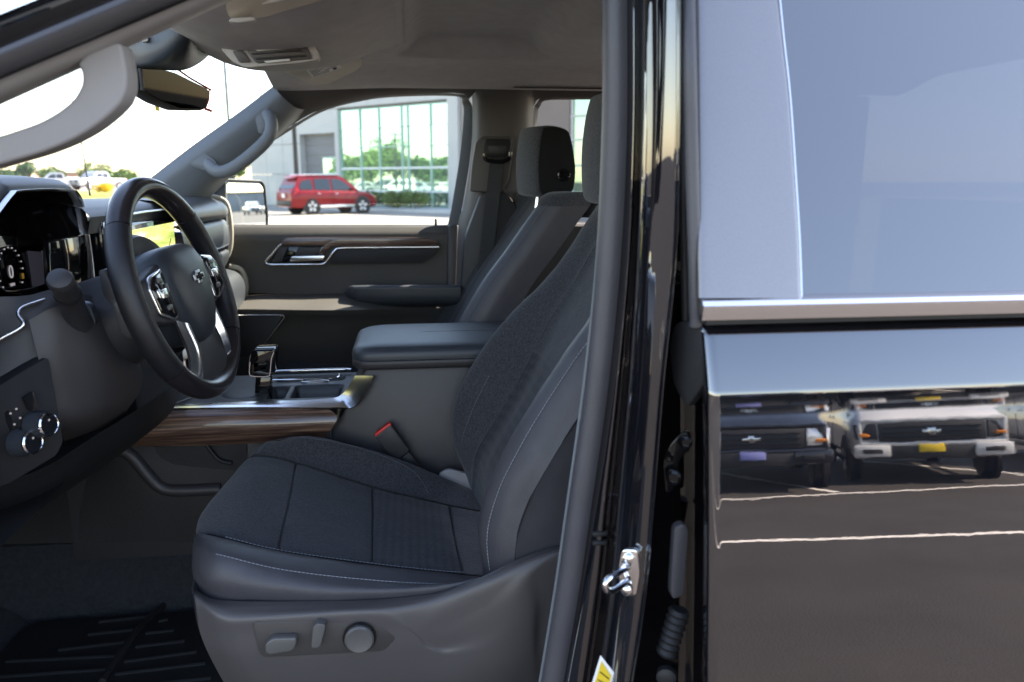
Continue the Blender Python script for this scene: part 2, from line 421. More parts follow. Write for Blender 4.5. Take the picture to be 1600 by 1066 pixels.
# --- passenger A pillar trim
ap = [PL(1.60, [(205, 302), (238, 276), (300, 228), (370, 178), (428, 134)]),
      PL(1.585, [(235, 310), (262, 283), (325, 237), (392, 190), (440, 150)]),
      PL(1.62, [(290, 318), (318, 292), (372, 250), (425, 208), (462, 168)]),
      PL(1.70, [(318, 318), (345, 292), (385, 252), (436, 213), (480, 172)])]
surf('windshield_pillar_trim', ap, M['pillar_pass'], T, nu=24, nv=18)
gh = tube('pillar_grab_handle', curve([P(318, 250, 1.60), P(338, 268, 1.575), P(362, 264, 1.565), P(395, 240, 1.565), P(420, 214, 1.57), P(424, 190, 1.58), P(414, 172, 1.60)], 26),
          [0.012, 0.016, 0.018] + [0.0175] * 20 + [0.018, 0.016, 0.012], M['pillar_pass'], T, n=14, flat=0.8)
for L in ([(293, 252), (316, 236), (338, 253), (343, 266), (322, 268), (300, 260)], [(398, 182), (420, 167), (424, 178), (420, 208), (404, 210)]):
    pad = prism('handle_mount_cover', PL(1.585, L), (0, 0.02, 0), M['pillar_pass'], T, bevel=0.004, rnd=0.01)
    ct = sum((p for p in PL(1.583, L)), V((0, 0, 0))) / len(L)
    prism('screw_cap', [ct + (p - ct) * 0.72 for p in PL(1.583, L)], (0, 0.004, 0), M['pillar_pass'], pad, bevel=0.001, rnd=0.006)
# dark sail panel between pillar and mirror
pp('mirror_sail_panel', [(300, 318), (316, 300), (352, 274), (354, 352), (345, 356), (320, 356)], 1.725, 0.02, M['dash'], T, bevel=0.004)
# --- passenger B pillar trim
bp_ = [PL(1.715, [(733, 120), (738, 165), (736, 240), (724, 320), (716, 352), (712, 450), (705, 620)]),
       PL(1.66, [(752, 120), (753, 165), (750, 240), (742, 320), (736, 352), (730, 450), (722, 620)]),
       PL(1.645, [(790, 120), (790, 165), (786, 240), (780, 320), (776, 352), (770, 450), (760, 620)]),
       PL(1.66, [(822, 120), (820, 165), (818, 240), (815, 320), (812, 352), (808, 450), (800, 620)]),
       PL(1.72, [(836, 120), (834, 165), (832, 240), (828, 320), (826, 352), (820, 450), (812, 620)])]
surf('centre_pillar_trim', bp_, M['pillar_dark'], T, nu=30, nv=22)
pp('lower_pillar_trim', [(726, 372), (752, 300), (792, 300), (812, 330), (800, 620), (708, 620)], 1.628, 0.05, M['plastic'], T, bevel=0.012, rnd=0.02)
# belt height adjuster panel
adj = pp('belt_guide_panel', [(743, 222), (752, 213), (800, 213), (803, 222), (796, 278), (786, 300), (734, 300), (737, 262)], 1.628, 0.03, M['pillar_dark'], T, bevel=0.006, rnd=0.012)
# rear roof rail and rear wall, passenger side
rr_ = [PL(1.73, [(834, 165), (846, 154), (900, 152), (980, 152), (1100, 150), (1300, 150)]),
       PL(1.68, [(822, 135), (838, 130), (900, 130), (980, 130), (1100, 130), (1300, 130)]),
       [V((p.x, 1.57, 1.757)) for p in PL(1.57, [(800, 100), (838, 100), (900, 100), (980, 100), (1100, 100), (1300, 100)])]]
surf('rear_roof_rail_trim', rr_, M['pillar_dark'], T, nu=24, nv=10)
box('cab_back_wall', (1.62, 1.0, 1.0), (0.05, 1.6, 0.9), M['headliner'], T, bevel=0.01)
# --- floor, firewall, tunnel, sill
mk('floor_carpet', [(-1.05, 0.22, 0.595), (1.6, 0.22, 0.595), (1.6, 1.72, 0.595), (-1.05, 1.72, 0.595)], [(0, 1, 2, 3)], M['carpet'], T, smooth=False)
gridmesh('firewall_carpet', [[V((x, y, z)) for y in rng(0.2, 1.72, 8)] for x, z in [(-0.78, 0.598), (-0.86, 0.64), (-0.93, 0.72), (-0.97, 0.85), (-0.98, 1.2), (-0.98, 1.4)]], M['carpet'], T)
tn = [[V((x, y, z)) for x in rng(-0.97, 0.5, 20)] for y, z in [(0.86, 0.597), (0.882, 0.62), (0.905, 0.70), (0.925, 0.752), (1.0, 0.77), (1.1, 0.77), (1.16, 0.752), (1.18, 0.597)]]
gridmesh('tunnel_carpet', tn, M['carpet'], T)
prism('door_sill', [(-0.9, 0.02, 0.42), (-0.9, 0.0, 0.56), (-0.9, 0.06, 0.64), (-0.9, 0.16, 0.655), (-0.9, 0.24, 0.62), (-0.9, 0.24, 0.42)], (1.12, 0, 0), M['paint'], T, bevel=0.012)
prism('sill_step_plate', [(-0.8, 0.085, 0.652), (-0.8, 0.22, 0.652), (0.17, 0.22, 0.652), (0.17, 0.085, 0.652)], (0, 0, 0.01), M['plastic'], T, bevel=0.004)
box('passenger_sill', (0.3, 1.85, 0.56), (2.4, 0.2, 0.2), M['paint'], T, bevel=0.02)
# --- driver B pillar jamb
VV = [-200, 0, 200, 400, 600, 780, 920, 1090, 1400]
def jam(Y, us):
    return [P(u, v, Y) for u, v in zip(us + [us[-1] - 1.9 * (us[-2] - us[-1])], VV)]
jb = [jam(0.20, [945, 945, 942, 933, 912, 886, 866, 838]),
      jam(0.158, [979, 979, 979, 970, 950, 925, 905, 876]),
      jam(0.142, [991, 991, 990, 982, 964, 944, 930, 906]),
      jam(0.150, [996, 996, 995, 988, 972, 954, 940, 916]),
      jam(0.130, [1002, 1002, 1000, 993, 979, 961, 948, 925]),
      jam(0.090, [1008, 1008, 1006, 999, 986, 970, 957, 934]),
      jam(0.068, [1034, 1034, 1032, 1026, 1010, 996, 983, 958]),
      jam(0.058, [1055, 1055, 1054, 1049, 1029, 1015, 1003, 977]),
      jam(0.064, [1061, 1061, 1060, 1055, 1036, 1021, 1009, 984]),
      [p + V((0.02, 0.14, 0)) for p in jam(0.066, [1063, 1063, 1062, 1057, 1039, 1024, 1012, 987])]]
surf('door_jamb', jb, M['paint'], T, nu=40, nv=60, ang=60)
tube('door_seal', curve([p for p in jam(0.168, [962, 962, 962, 953, 935, 909, 889, 860])], 50), 0.0155, M['seal'], T, n=14, flat=0.9)
tube('seal_lip', curve([p for p in jam(0.178, [946, 946, 943, 934, 913, 888, 868, 840])], 50), 0.0024, M['pillar_pass'], T, n=8)
box('inner_pillar_wall', (0.46, 0.33, 1.12), (0.2, 0.16, 1.3), M['rubber'], T, bevel=0.01)
box('inner_pillar_gap', (0.34, 0.235, 1.12), (0.14, 0.05, 1.3), M['paint'], T)
# striker
ST = P(972, 887, 0.072)
sk = prism('striker_plate', [ST + V((0.004, -0.012, dz)) + V((dx, dx * -0.4, 0)) for dx, dz in ((-0.008, 0.026), (0.008, 0.028), (0.011, 0.0), (0.008, -0.028), (-0.008, -0.026), (-0.011, 0))], (0.004, 0.006, 0), M['chrome'], T, bevel=0.0015, rnd=0.006)
tube('striker_loop', curve([ST + V((0.002, -0.014, 0.008)), ST + V((-0.018, -0.03, 0.008)), ST + V((-0.027, -0.035, 0.004)), ST + V((-0.027, -0.035, -0.004)), ST + V((-0.018, -0.03, -0.009)), ST + V((0.002, -0.014, -0.009))], 20), 0.0038, M['chrome'], T, n=10)
for dz in (0.018, -0.019):
    lathe('striker_bolt', [(0.0055, 0), (0.0055, 0.003), (0.003, 0.0045)], ST + V((0.002, -0.0145, dz)), (-0.4, -1, 0), M['chrome'], sk, n=12)
# warning label low on the jamb
LB = PL(0.062, [(938, 1024), (958, 1050), (948, 1090), (918, 1090)])
lbl = prism('warning_label', LB, (0.0006, -0.0014, 0), M['label'], T)
prism('yellow_field', [LB[0].lerp(LB[2], 0.12) + V((0, -0.002, 0)), LB[1].lerp(LB[3], 0.1) + V((0, -0.002, 0)), LB[2].lerp(LB[0], 0.1) + V((0, -0.002, 0)), LB[3].lerp(LB[1], 0.12) + V((0, -0.002, 0))], (0.0002, -0.0006, 0), M['yellow'], lbl)
for k_ in range(3):
    f_ = .3 + .2 * k_
    a_, b_ = LB[0].lerp(LB[3], f_), LB[1].lerp(LB[2], f_)
    tube('print_line', [a_.lerp(b_, .2) + V((0, -.003, 0)), a_.lerp(b_, .8 - .1 * k_) + V((0, -.003, 0))], .0006, M['rubber'], lbl, n=4)
for v in (834, 848):
    box('drain_plug', P(937, v, 0.143), (0.018, 0.006, 0.006), M['rubber'], T, bevel=0.002)
# --- driver A pillar: painted outer skin, seal and inner trim
UA = [-900, -560, -260, -120, 0, 110, 215, 330, 460, 620]
def apl(Y, f): return [P(u, f(u), Y) for u in UA]
surf('outer_windshield_pillar', [apl(0.02, lambda u: 22 - u * 0.40), apl(0.03, lambda u: 38 - u * 0.40), apl(0.055, lambda u: 58 - u * 0.41), apl(0.075, lambda u: 76 - u * 0.42)], M['paint'], T, nu=20, nv=14)
tube('pillar_seal', curve(apl(0.09, lambda u: 93 - u * 0.42), 30), 0.0125, M['seal'], T, n=12, flat=0.8)
tube('pillar_seal_gap', curve(apl(0.10, lambda u: 112 - u * 0.42), 30), 0.006, M['rubber'], T, n=8)
surf('driver_pillar_trim', [apl(0.115, lambda u: 112 - u * 0.425), apl(0.108, lambda u: 124 - u * 0.43), apl(0.115, lambda u: 145 - u * 0.44), apl(0.14, lambda u: 160 - u * 0.447), apl(0.20, lambda u: 164 - u * 0.45)], M['pillar'], T, nu=24, nv=16)
prism('driver_grab_handle', PL(.118, [(120, 100), (127, 112), (128, 130), (116, 154), (92, 174), (60, 192), (0, 212), (-90, 236), (-140, 232), (-160, 205), (-235, 215), (-235, 258), (-195, 290), (-110, 288), (0, 257), (60, 240), (102, 224), (142, 202), (172, 178), (191, 158), (198, 138), (198, 112), (188, 62), (150, 66)]), (0, .034, 0), M['pillar'], T, bevel=.011, seg=4, rnd=.012, ang=50)
# --- windshield
wsv = [V((-0.345, 0.17, 1.765)), V((-0.36, 1.0, 1.79)), V((-0.345, 1.68, 1.765)), V((-1.16, 1.80, 1.36)), V((-1.26, 1.0, 1.36)), V((-1.16, 0.10, 1.36))]
surf('windshield', [[wsv[0], wsv[1], wsv[2]], [(wsv[0] + wsv[5]) / 2 + V((-0.02, 0, 0.03)), (wsv[1] + wsv[4]) / 2 + V((-0.02, 0, 0.035)), (wsv[2] + wsv[3]) / 2 + V((-0.02, 0, 0.03))], [wsv[5], wsv[4], wsv[3]]], M['glass'], T, nu=14, nv=10)
# hood and far fender ahead of the windshield
hood = [[V((x, y, z + 0.02 * math.cos((y - 1.0) * 1.6))) for y in rng(0.05, 1.95, 12)] for x, z in [(-1.18, 1.31), (-1.5, 1.31), (-2.1, 1.27), (-2.45, 1.2), (-2.55, 1.08)]]
gridmesh('hood', hood, M['paint'], T)
tube('antenna', [P(141, 306, 1.88), P(139, 296, 1.88), P(131, 245, 1.88), P(105, 112, 1.88)], [0.004, 0.0024, 0.002, 0.0012], M['rubber'], T, n=6)

# rest of the near body, outside the picture
prism('roof_side_rail', [(-.42, .145, 1.776), (-.42, .105, 1.81), (-.42, .12, 1.87), (-.42, .20, 1.905), (-.42, .20, 1.79)], (2.0, 0, 0), M['paint'], T, bevel=.015)
prism('dash_end_cap', [(-1.0, .20, .93), (-1.0, .20, 1.40), (-.80, .20, 1.445), (-.60, .20, 1.435), (-.57, .20, 1.28), (-.60, .20, 1.02), (-.72, .20, .93)], (0, -.02, 0), M['plastic'], T, bevel=.008, rnd=.03)
for y0_, dy_ in ((-.01, .24), (1.77, .24)):
    prism('front_fender', [(-2.55, y0_, .62), (-2.5, y0_, 1.10), (-2.2, y0_, 1.25), (-1.25, y0_, 1.30), (-.92, y0_, 1.31), (-.92, y0_, .5), (-1.15, y0_, .5), (-1.25, y0_, .82), (-1.5, y0_, 1.0), (-1.85, y0_, 1.0), (-2.1, y0_, .82), (-2.2, y0_, .55)], (0, dy_, 0), M['paint'], T, bevel=.03)
prism('cowl_panel', [(-1.30, .15, 1.30), (-1.30, 1.85, 1.30), (-1.10, 1.85, 1.35), (-1.10, .15, 1.35)], (0, 0, .02), M['rubber'], T, bevel=.006)

# ================================================================== REAR DOOR (driver side, closed)
RD = root('rear_door', 'closed glossy black rear door with privacy glass and bright belt strip', 'car door', (0.7, 0.0, 0.6))
def deg(a): return math.tan(math.radians(a))
prof = []
seq = [(1.3665, 1.3585, 80, 52), (1.3585, 1.352, 52, 26), (1.352, 1.302, 22, 18.5), (1.302, 1.2955, 18.5, 4.6), (1.2955, 1.275, 4.6, 8.8), (1.275, 1.21, 8.8, 8.2), (1.21, 1.13, 8.2, 7.0), (1.13, 0.95, 7.0, 4.6), (0.95, 0.72, 4.6, -2), (0.72, 0.60, -2, -25)]
y = 0.0
for z0, z1, d0, d1 in seq:
    n = 14
    for k in range(n):
        if prof and k == 0: pass
        prof.append([y, z0 + (z1 - z0) * k / n])
        y -= deg(d0 + (d1 - d0) * (k + 0.5) / n) * (z0 - z1) / n
prof.append([y, 0.60])
yc = min(prof, key=lambda q: abs(q[1] - 1.2955))[0]
prof = [(a - yc, b) for a, b in prof]
XD0, XD1 = 0.2815, 1.42
xsd = [XD0, XD0 + 0.0012, XD0 + 0.003, XD0 + 0.0055, XD0 + 0.008, XD0 + 0.0098, XD0 + 0.011, XD0 + 0.0125, XD0 + 0.016] + rng(XD0 + 0.03, XD1, 14)
def edge_in(x):
    d = x - XD0
    return 0.011 - math.sqrt(max(0, 0.011 ** 2 - (0.011 - d) ** 2)) if d < 0.011 else 0.0
rows = [[V((x, yy + edge_in(x) * 0.7 + 0.010 * ((x - 0.7) ** 2), z)) for x in xsd] for yy, z in prof]
M['door_paint'] = pm('rippled_black_paint', (0.006, 0.006, 0.008), 0.012, ior=2.2, coat=1.0, bs=26, bd=0.00004)
gridmesh('door_skin', rows, M['door_paint'], RD, ang=22)
# shut face turned inwards from the skin's leading edge
sf = [[V((XD0 + dx, yy + 0.008 + dy, z)) for yy, z in prof[::6]] for dx, dy in ((0.0, 0.0), (0.001, 0.006), (0.003, 0.02), (0.02, 0.06), (0.03, 0.16))]
gridmesh('shut_face', sf, M['paint'], RD)
# belt strip
bs_ = [(0.028, 1.3915), (0.016, 1.3915), (0.006, 1.3885), (0.0025, 1.3845), (0.003, 1.380), (0.005, 1.3705), (0.02, 1.3690)]
gridmesh('belt_strip', [[V((x, yy + 0.010 * ((x - 0.7) ** 2), z)) for x in [0.272] + rng(0.275, 1.4, 14)] for yy, z in bs_], M['satin'], RD, ang=30)
box('belt_gap_filler', (0.84, 0.03, 1.3675), (1.12, 0.03, 0.006), M['rubber'], RD)
# glass and pillar cover on an inclined plane
TG = deg(21)
def onp(u, v, y0=0.022):
    d = RV * ((u - 800) / FPX) + UV * (-(v - 533) / FPX) + FV
    # plane y = y0 + (z-1.3915)*TG
    t = (y0 + (CAM.z - 1.3915) * TG - CAM.y) / (d.y - d.z * TG)
    return CAM + d * t
gv = [(1203, -160), (1222, 40), (1234, 150), (1243, 280), (1249, 380), (1252, 470)]
gl_rows = []
for u, v in gv:
    a = onp(u, v); gl_rows.append([V((x, a.y + 0.0, a.z)) for x in rng(a.x, 1.36, 12)])
gridmesh('window_glass', gl_rows, M['privacy'], RD)
cv = [[onp(1089 + v * 0.01, v, 0.014) + V((0, 0.006, 0)), onp(1091 + v * 0.01, v, 0.014), onp(1120, v, 0.0125), onp(1165, v, 0.012), onp(uu - 6, v, 0.0125), onp(uu, v, 0.014), onp(uu + 1, v, 0.02)] for uu, v in ((1200, -160), (1219, 40), (1231, 150), (1240, 280), (1246, 380), (1249, 466))]
M['applique'] = pm('satin_pillar_cover', (0.25, 0.232, 0.225), 0.3, metal=0.6, bs=900, bd=0.00008, var=0.06, vs=500, ior=1.9, spec=0.8)
surf('pillar_cover', cv, M['applique'], RD, nu=26, nv=24)
tube('glass_edge_trim', curve([onp(u, v, 0.017) for u, v in gv], 20), 0.0016, M['satin'], RD, n=6)
tube('door_weatherstrip', curve([P(1073, -160, 0.09), P(1077, 60, 0.055), P(1080, 200, 0.05), P(1084, 350, 0.045), P(1087, 460, 0.04), P(1088, 510, 0.04)], 30), 0.0068, M['seal'], RD, n=12)
tube('weatherstrip_foot', curve([P(1062, -160, 0.10), P(1066, 200, 0.072), P(1070, 400, 0.07), P(1072, 500, 0.07)], 30), 0.0045, M['rubber'], RD, n=8)
# shut-face hardware
fr = [P(1052, 505, 0.075), P(1078, 500, 0.05), P(1103, 515, 0.025), P(1108, 545, 0.02), P(1100, 600, 0.025), P(1072, 640, 0.05), P(1050, 600, 0.075), P(1045, 545, 0.08)]
prism('belt_corner_boot', fr, (0.012, 0.006, 0), M['rubber'], RD, bevel=0.006, rnd=0.01)
hg = prism('hinge_bracket', PL(0.075, [(1050, 690), (1075, 672), (1082, 700), (1060, 720), (1050, 770), (1040, 770), (1036, 720)]), (0.005, 0.01, 0), M['gloss'], RD, bevel=0.003, rnd=0.008)
for u, v, r in ((1053, 745, 0.0085), (1072, 690, 0.007), (1046, 715, 0.004)):
    lathe('hinge_bolt', [(r, 0), (r, 0.004), (r * 0.65, 0.006), (r * 0.6, 0.003)], P(u, v, 0.068), (-0.5, -1, 0), M['gloss'], hg, n=14)
pp('rubber_bumper', [(1054, 825), (1070, 818), (1076, 830), (1068, 930), (1052, 938), (1048, 925)], 0.055, 0.012, M['seal'], RD, bevel=0.004, rnd=0.008)
v0 = P(1052, 985, 0.06)
lathe('wiring_boot', [(0.010 + (0.0025 if k % 2 else 0), -0.03 + k * 0.004) for k in range(15)], v0, (0.25, 0, 1), M['rubber'], RD, n=16)
lathe('boot_end', [(0.006, 0), (0.011, 0.003), (0.011, 0.012), (0.007, 0.014)], P(1042, 1050, 0.06), (-0.4, -1, 0), M['rubber'], RD, n=16)

# ================================================================== DRIVER SEAT
DS = root('captain_chair', 'dark grey cloth driver seat with pale stitching and power switches', 'car seat', (0.0, 0.62, 0.6))
def lp(a, b, t, dz=0.0): return a.lerp(b, t) + V((0, 0, dz))
cu = {}
cu[4] = [None, P(304, 836, .50), P(350, 838, .462), P(434, 858, .455), P(580, 880, .455), P(722, 896, .46), P(800, 903, .46)]
cu[7] = [None, P(388, 722, .785), P(405, 711, .78), P(463, 722, .78), P(582, 760, .78), P(702, 788, .78), P(775, 802, .78)]
nose5, nose6 = P(316, 802, .58), P(345, 768, .69)
cu[5] = [None, nose5] + [lp(cu[4][i], cu[7][i], .34, (.006, -.002, -.006, -.006, 0)[i - 2]) for i in range(2, 7)]
cu[6] = [None, nose6] + [lp(cu[4][i], cu[7][i], .67, (.006, -.002, -.006, -.006, 0)[i - 2]) for i in range(2, 7)]
cu[3] = [None, P(303, 848, .475), P(342, 850, .42) + V((0, 0, .004)), P(440, 872, .412) + V((0, 0, .006)), P(575, 890, .41) + V((0, 0, .006)), P(705, 902, .412) + V((0, 0, .004)), P(800, 905, .415)]
cu[2] = [None, P(301, 862, .45), P(338, 866, .385), P(440, 890, .372), P(575, 906, .372), P(690, 912, .376), P(790, 905, .385)]
cu[1] = [None, P(301, 892, .43), P(330, 905, .37), P(430, 920, .352), P(570, 925, .35), P(700, 915, .352), P(800, 890, .37)]
cu[0] = [None, P(306, 922, .42), P(335, 945, .38), P(430, 955, .362), P(570, 955, .36), P(700, 945, .362), P(800, 915, .38)]
cu[8] = [None, P(418, 696, .83), P(432, 690, .83), P(485, 684, .83), P(600, 713, .83), P(692, 748, .83), P(770, 782, .83)]
cu[9] = [None] + [p + V((0, .042, -.028)) for p in cu[8][1:]]
cu[10] = [None] + [p + V((0, .046, -.11)) for p in cu[8][1:]]
for j in range(11):
    cu[j][0] = cu[j][1] + V((.04, 0, -.07))
CU = [cu[j] for j in range(11)]
RUM = lambda p: .0016 * noise.noise(p * 17) + .0008 * noise.noise(p * 43)
surf('near_bolster', CU, M['vinyl'], DS, 0, 6, 60, 0, 4, 26, bump=RUM, pillow=(.003, .003, 't'))
surf('far_bolster', CU, M['fabric'], DS, 0, 6, 60, 7, 10, 22, bump=RUM, pillow=(.003, .006, 'b'))
surf('cushion_front_panel', CU, M['fabric'], DS, 0, 3, 36, 4, 7, 28, bump=RUM, pillow=(.0035, .006, 'brt'))
surf('cushion_middle_panel', CU, M['fabric'], DS, 3, 4, 22, 4, 7, 28, bump=RUM, pillow=(.0035, .006, 'blrt'))
surf('cushion_rear_panel', CU, M['rib_x'], DS, 4, 5, 22, 4, 7, 28, bump=RUM, pillow=(.0035, .006, 'blrt'))
surf('cushion_tail_panel', CU, M['fabric'], DS, 5, 6, 12, 4, 7, 28, bump=RUM, pillow=(.0035, .006, 'blt'))
def scurve(ctrl, t, i0, i1, n):
    cols = [[cr(ctrl[j], u) for j in range(len(ctrl))] for u in rng(i0, i1, n)]
    return [cr(cc, t) for cc in cols]
stitches('stitching', [P(u, v, .443) for u, v, w_ in curve([(352, 839, 0), (440, 860, 0), (580, 880, 0), (690, 892, 0), (725, 894, 0)], 60)], M['thread'], DS, lift=(0, 0, 0))
stitches('stitching', scurve(CU, 2.0, 2.0, 5.0, 60), M['thread'], DS, lift=(0, -.0012, .0008))
stitches('stitching', [P(u, v, Y) for u, v, Y in curve([(403, 709, .79), (415, 696, .80), (440, 688, .81), (470, 685, .82), (540, 696, .82), (610, 719, .82), (645, 738, .81), (660, 755, .80), (669, 773, .785)], 60)], M['dim_thread'], DS, lift=(0, -.002, .003))

def scross(ctrl, u, j0, j1, n):
    cc = [cr(r, u) for r in ctrl]
    return [cr(cc, t) for t in rng(j0, j1, n)]
for i_ in (3, 4, 5):
    tube('seam', [p + V((0, 0, -.0022)) for p in scross(CU, i_, 4.05, 6.95, 26)], .0016, M['rubber'], DS, n=6)
for j_, lf in ((4, -.0014), (7, -.0014)):
    tube('seam', [p + V((0, 0, lf)) for p in scurve(CU, j_, 1.6, 6, 60)], .0016, M['rubber'], DS, n=6)
# backrest
bk = {}
NB = [(754, 872), (748, 812), (768, 744), (800, 681), (840, 614), (885, 546), (922, 495), (955, 440), (975, 395), (990, 370)]
FB = [(712, 700), (704, 670), (712, 635), (734, 583), (765, 535), (804, 487), (842, 450), (876, 411), (905, 363), (930, 338)]
ups = rng(0, 9, 10)
def rec(s): # recline line for hidden seams: X,Z by index
    return curve([V((.13, 0, .90)), V((.115, 0, .975)), V((.132, 0, 1.045)), V((.163, 0, 1.11)), V((.20, 0, 1.175)), V((.242, 0, 1.243)), V((.275, 0, 1.30)), V((.31, 0, 1.36)), V((.335, 0, 1.415)), V((.365, 0, 1.455))], 10)[s]
b_near = PL(.43, NB)
b_far = [P(u, v, .82) for u, v in FB]
b_fs = PL(.75, [(754, 872), (743, 785), (734, 737), (768, 672), (804, 609), (840, 541), (867, 490), (900, 440), (925, 395), (945, 365)])
# equalise far seam rows with near rows by height
def at_z(L, z):
    for a, b in zip(L, L[1:]):
        if (a.z - z) * (b.z - z) <= 0 and abs(a.z - b.z) > 1e-6: return a.lerp(b, (z - a.z) / (b.z - a.z))
    return L[0].copy() if abs(L[0].z - z) < abs(L[-1].z - z) else L[-1].copy()
dense = lambda L: curve(L, 80)
ZS = [.895, .975, 1.045, 1.11, 1.175, 1.243, 1.30, 1.36, 1.41, 1.45]
dn, dfs, dfar = dense(b_near), dense(b_fs), dense(b_far)
bn = [at_z(dn, z) for z in ZS]; bfs = [at_z(dfs, z) for z in ZS]; bfr = [at_z(dfar, max(z, 1.0)) for z in ZS]
for k, z in enumerate(ZS):
    for L in (bn, bfs, bfr): L[k] = V((L[k].x, L[k].y, z))
bfr[0].x += .035; bfr[1].x += .004
bns = [V((bfs[k].x + .004, .485, ZS[k])) for k in range(10)]
edge = [V((bn[k].x + .012, .392, ZS[k])) for k in range(10)]
side1 = [V((bn[k].x + .055 + .004 * k, .366, ZS[k] - .004)) for k in range(10)]
side2 = [V((bn[k].x + .20 + .004 * k, .376, ZS[k] - .01)) for k in range(10)]
fedge = [V((bfr[k].x + .03, .868, ZS[k])) for k in range(10)]
fside = [V((bfr[k].x + .11, .875, ZS[k])) for k in range(10)]
mid1 = [lp(bns[k], bfs[k], .35) + V((.008, 0, 0)) for k in range(10)]
mid2 = [lp(bns[k], bfs[k], .68) + V((.008, 0, 0)) for k in range(10)]
BK = [side2, side1, edge, bn, bns, mid1, mid2, bfs, bfr, fedge, fside]
surf('backrest_side', BK, M['vinyl'], DS, 0, 9, 60, 0, 1.1, 14, bump=RUM, pillow=(-.0025, .006, 't'))
surf('backrest_near_bolster', BK, M['vinyl'], DS, 0, 9, 60, 1.1, 4, 26, bump=RUM, pillow=(-.003, .006, 'bt'))
surf('backrest_lower_panel', BK, M['rib_z'], DS, 0, 4, 40, 4, 7, 22, bump=RUM, pillow=(-.003, .006, 'btr'))
surf('backrest_middle_panel', BK, M['fabric'], DS, 4, 6, 20, 4, 7, 22, bump=RUM, pillow=(-.003, .006, 'btlr'))
surf('backrest_upper_panel', BK, M['fabric'], DS, 6, 9, 24, 4, 7, 22, bump=RUM, pillow=(-.003, .006, 'btl'))
surf('backrest_far_bolster', BK, M['fabric'], DS, 0, 9, 60, 7, 10, 24, bump=RUM, pillow=(-.003, .006, 'b'))
for i_ in (4, 6):
    tube('seam', [p + V((-.0006, -.0006, 0)) for p in scross(BK, i_, 4.05, 6.95, 26)], .0016, M['rubber'], DS, n=6)
tube('seam', [p + V((-.001, -.001, 0)) for p in scurve(BK, 7, 0.6, 9, 60)], .0015, M['rubber'], DS, n=6)
tube('seam', [p + V((-.0005, -.0015, 0)) for p in scurve(BK, 1.1, 0.1, 9, 60)], .0014, M['rubber'], DS, n=6)
tail = [[p.copy() for p in (r[9],)][0] for r in BK]
top2 = [V((p.x + .04, .62 + (p.y - .62) * .93, p.z + .03)) for p in tail]; top3 = [V((p.x + .10, .62 + (p.y - .62) * .9, p.z + .01)) for p in tail]
surf('backrest_crown', [tail, top2, top3], M['fabric'], DS, nu=40, nv=10)
stitches('stitching', [p + V((-.001, -.0035, 0)) for p in scurve(BK, 2.05, 0.3, 9, 80)], M['thread'], DS, lift=(0, 0, 0))
stitches('stitching', [p + V((-.002, -.001, 0)) for p in scurve(BK, 7.55, 0.9, 3.2, 30)], M['dim_thread'], DS, lift=(0, 0, 0))
HR = [(846, 197), (860, 195), (874, 197), (887, 203), (893, 220), (899, 260), (897, 292), (891, 303), (876, 308), (856, 309), (843, 305), (839, 290), (838, 255), (841, 222)]
def headrest(parent, dx, Yc, dz, mface, mside, w=.13):
    """padded block: bulging cloth front, flat dark cheeks, two posts"""
    base_ = [p + V((dx, 0, dz)) for p in PL(1.31, HR)]
    base_ = curve(base_ + [base_[0]], 49)[:-1]
    x0, x1 = min(p.x for p in base_), max(p.x for p in base_); cx = (x0 + x1) / 2; cz = sum(p.z for p in base_) / len(base_)
    rows = []
    for t in (-1, -.985, -.95, -.88, -.75, -.5, -.25, 0, .25, .5, .75, .88, .95, .985, 1):
        k = {1: .90, .985: .945, .95: .975, .88: .992}.get(abs(t), 1.0)
        r = []
        for p in base_:
            fr_ = max(0, min(1, (cx + .01 - p.x) / (cx - x0)))
            r.append(V((cx + (p.x - cx) * k - .032 * fr_ ** .8 * (1 - abs(t) ** 2.2), Yc + t * w, cz + (p.z - cz) * k)))
        rows.append(r + [r[0]])
    gridmesh('headrest_pad', rows, mface, parent, ang=60)
    hb = None
    for s_ in (-1, 1):
        cc = V((cx, 0, cz))
        o = prism('headrest_cheek', [V((cx + (p.x - cx) * .95 + .002, Yc + s_ * (w - .003), cz + (p.z - cz) * .955)) for p in base_], (0, s_ * .007, 0), mside, parent, bevel=.003, seg=2, ang=40)
        hb = hb or o
        tube('headrest_post', [V((cx - .005, Yc + s_ * .055, cz)), V((cx - .02, Yc + s_ * .055, cz - .13))], .0065, M['chrome'], parent, n=12)
    return hb
def curve2(pts, n):
    return [(p.x, p.y) for p in curve([V((a, b, 0)) for a, b in pts], n)]
hq = P(909, 268, .62) - P(813, 262, 1.44)
headrest(DS, hq.x + .016, .62, hq.z + .022, M['fabric'], M['cheek'])
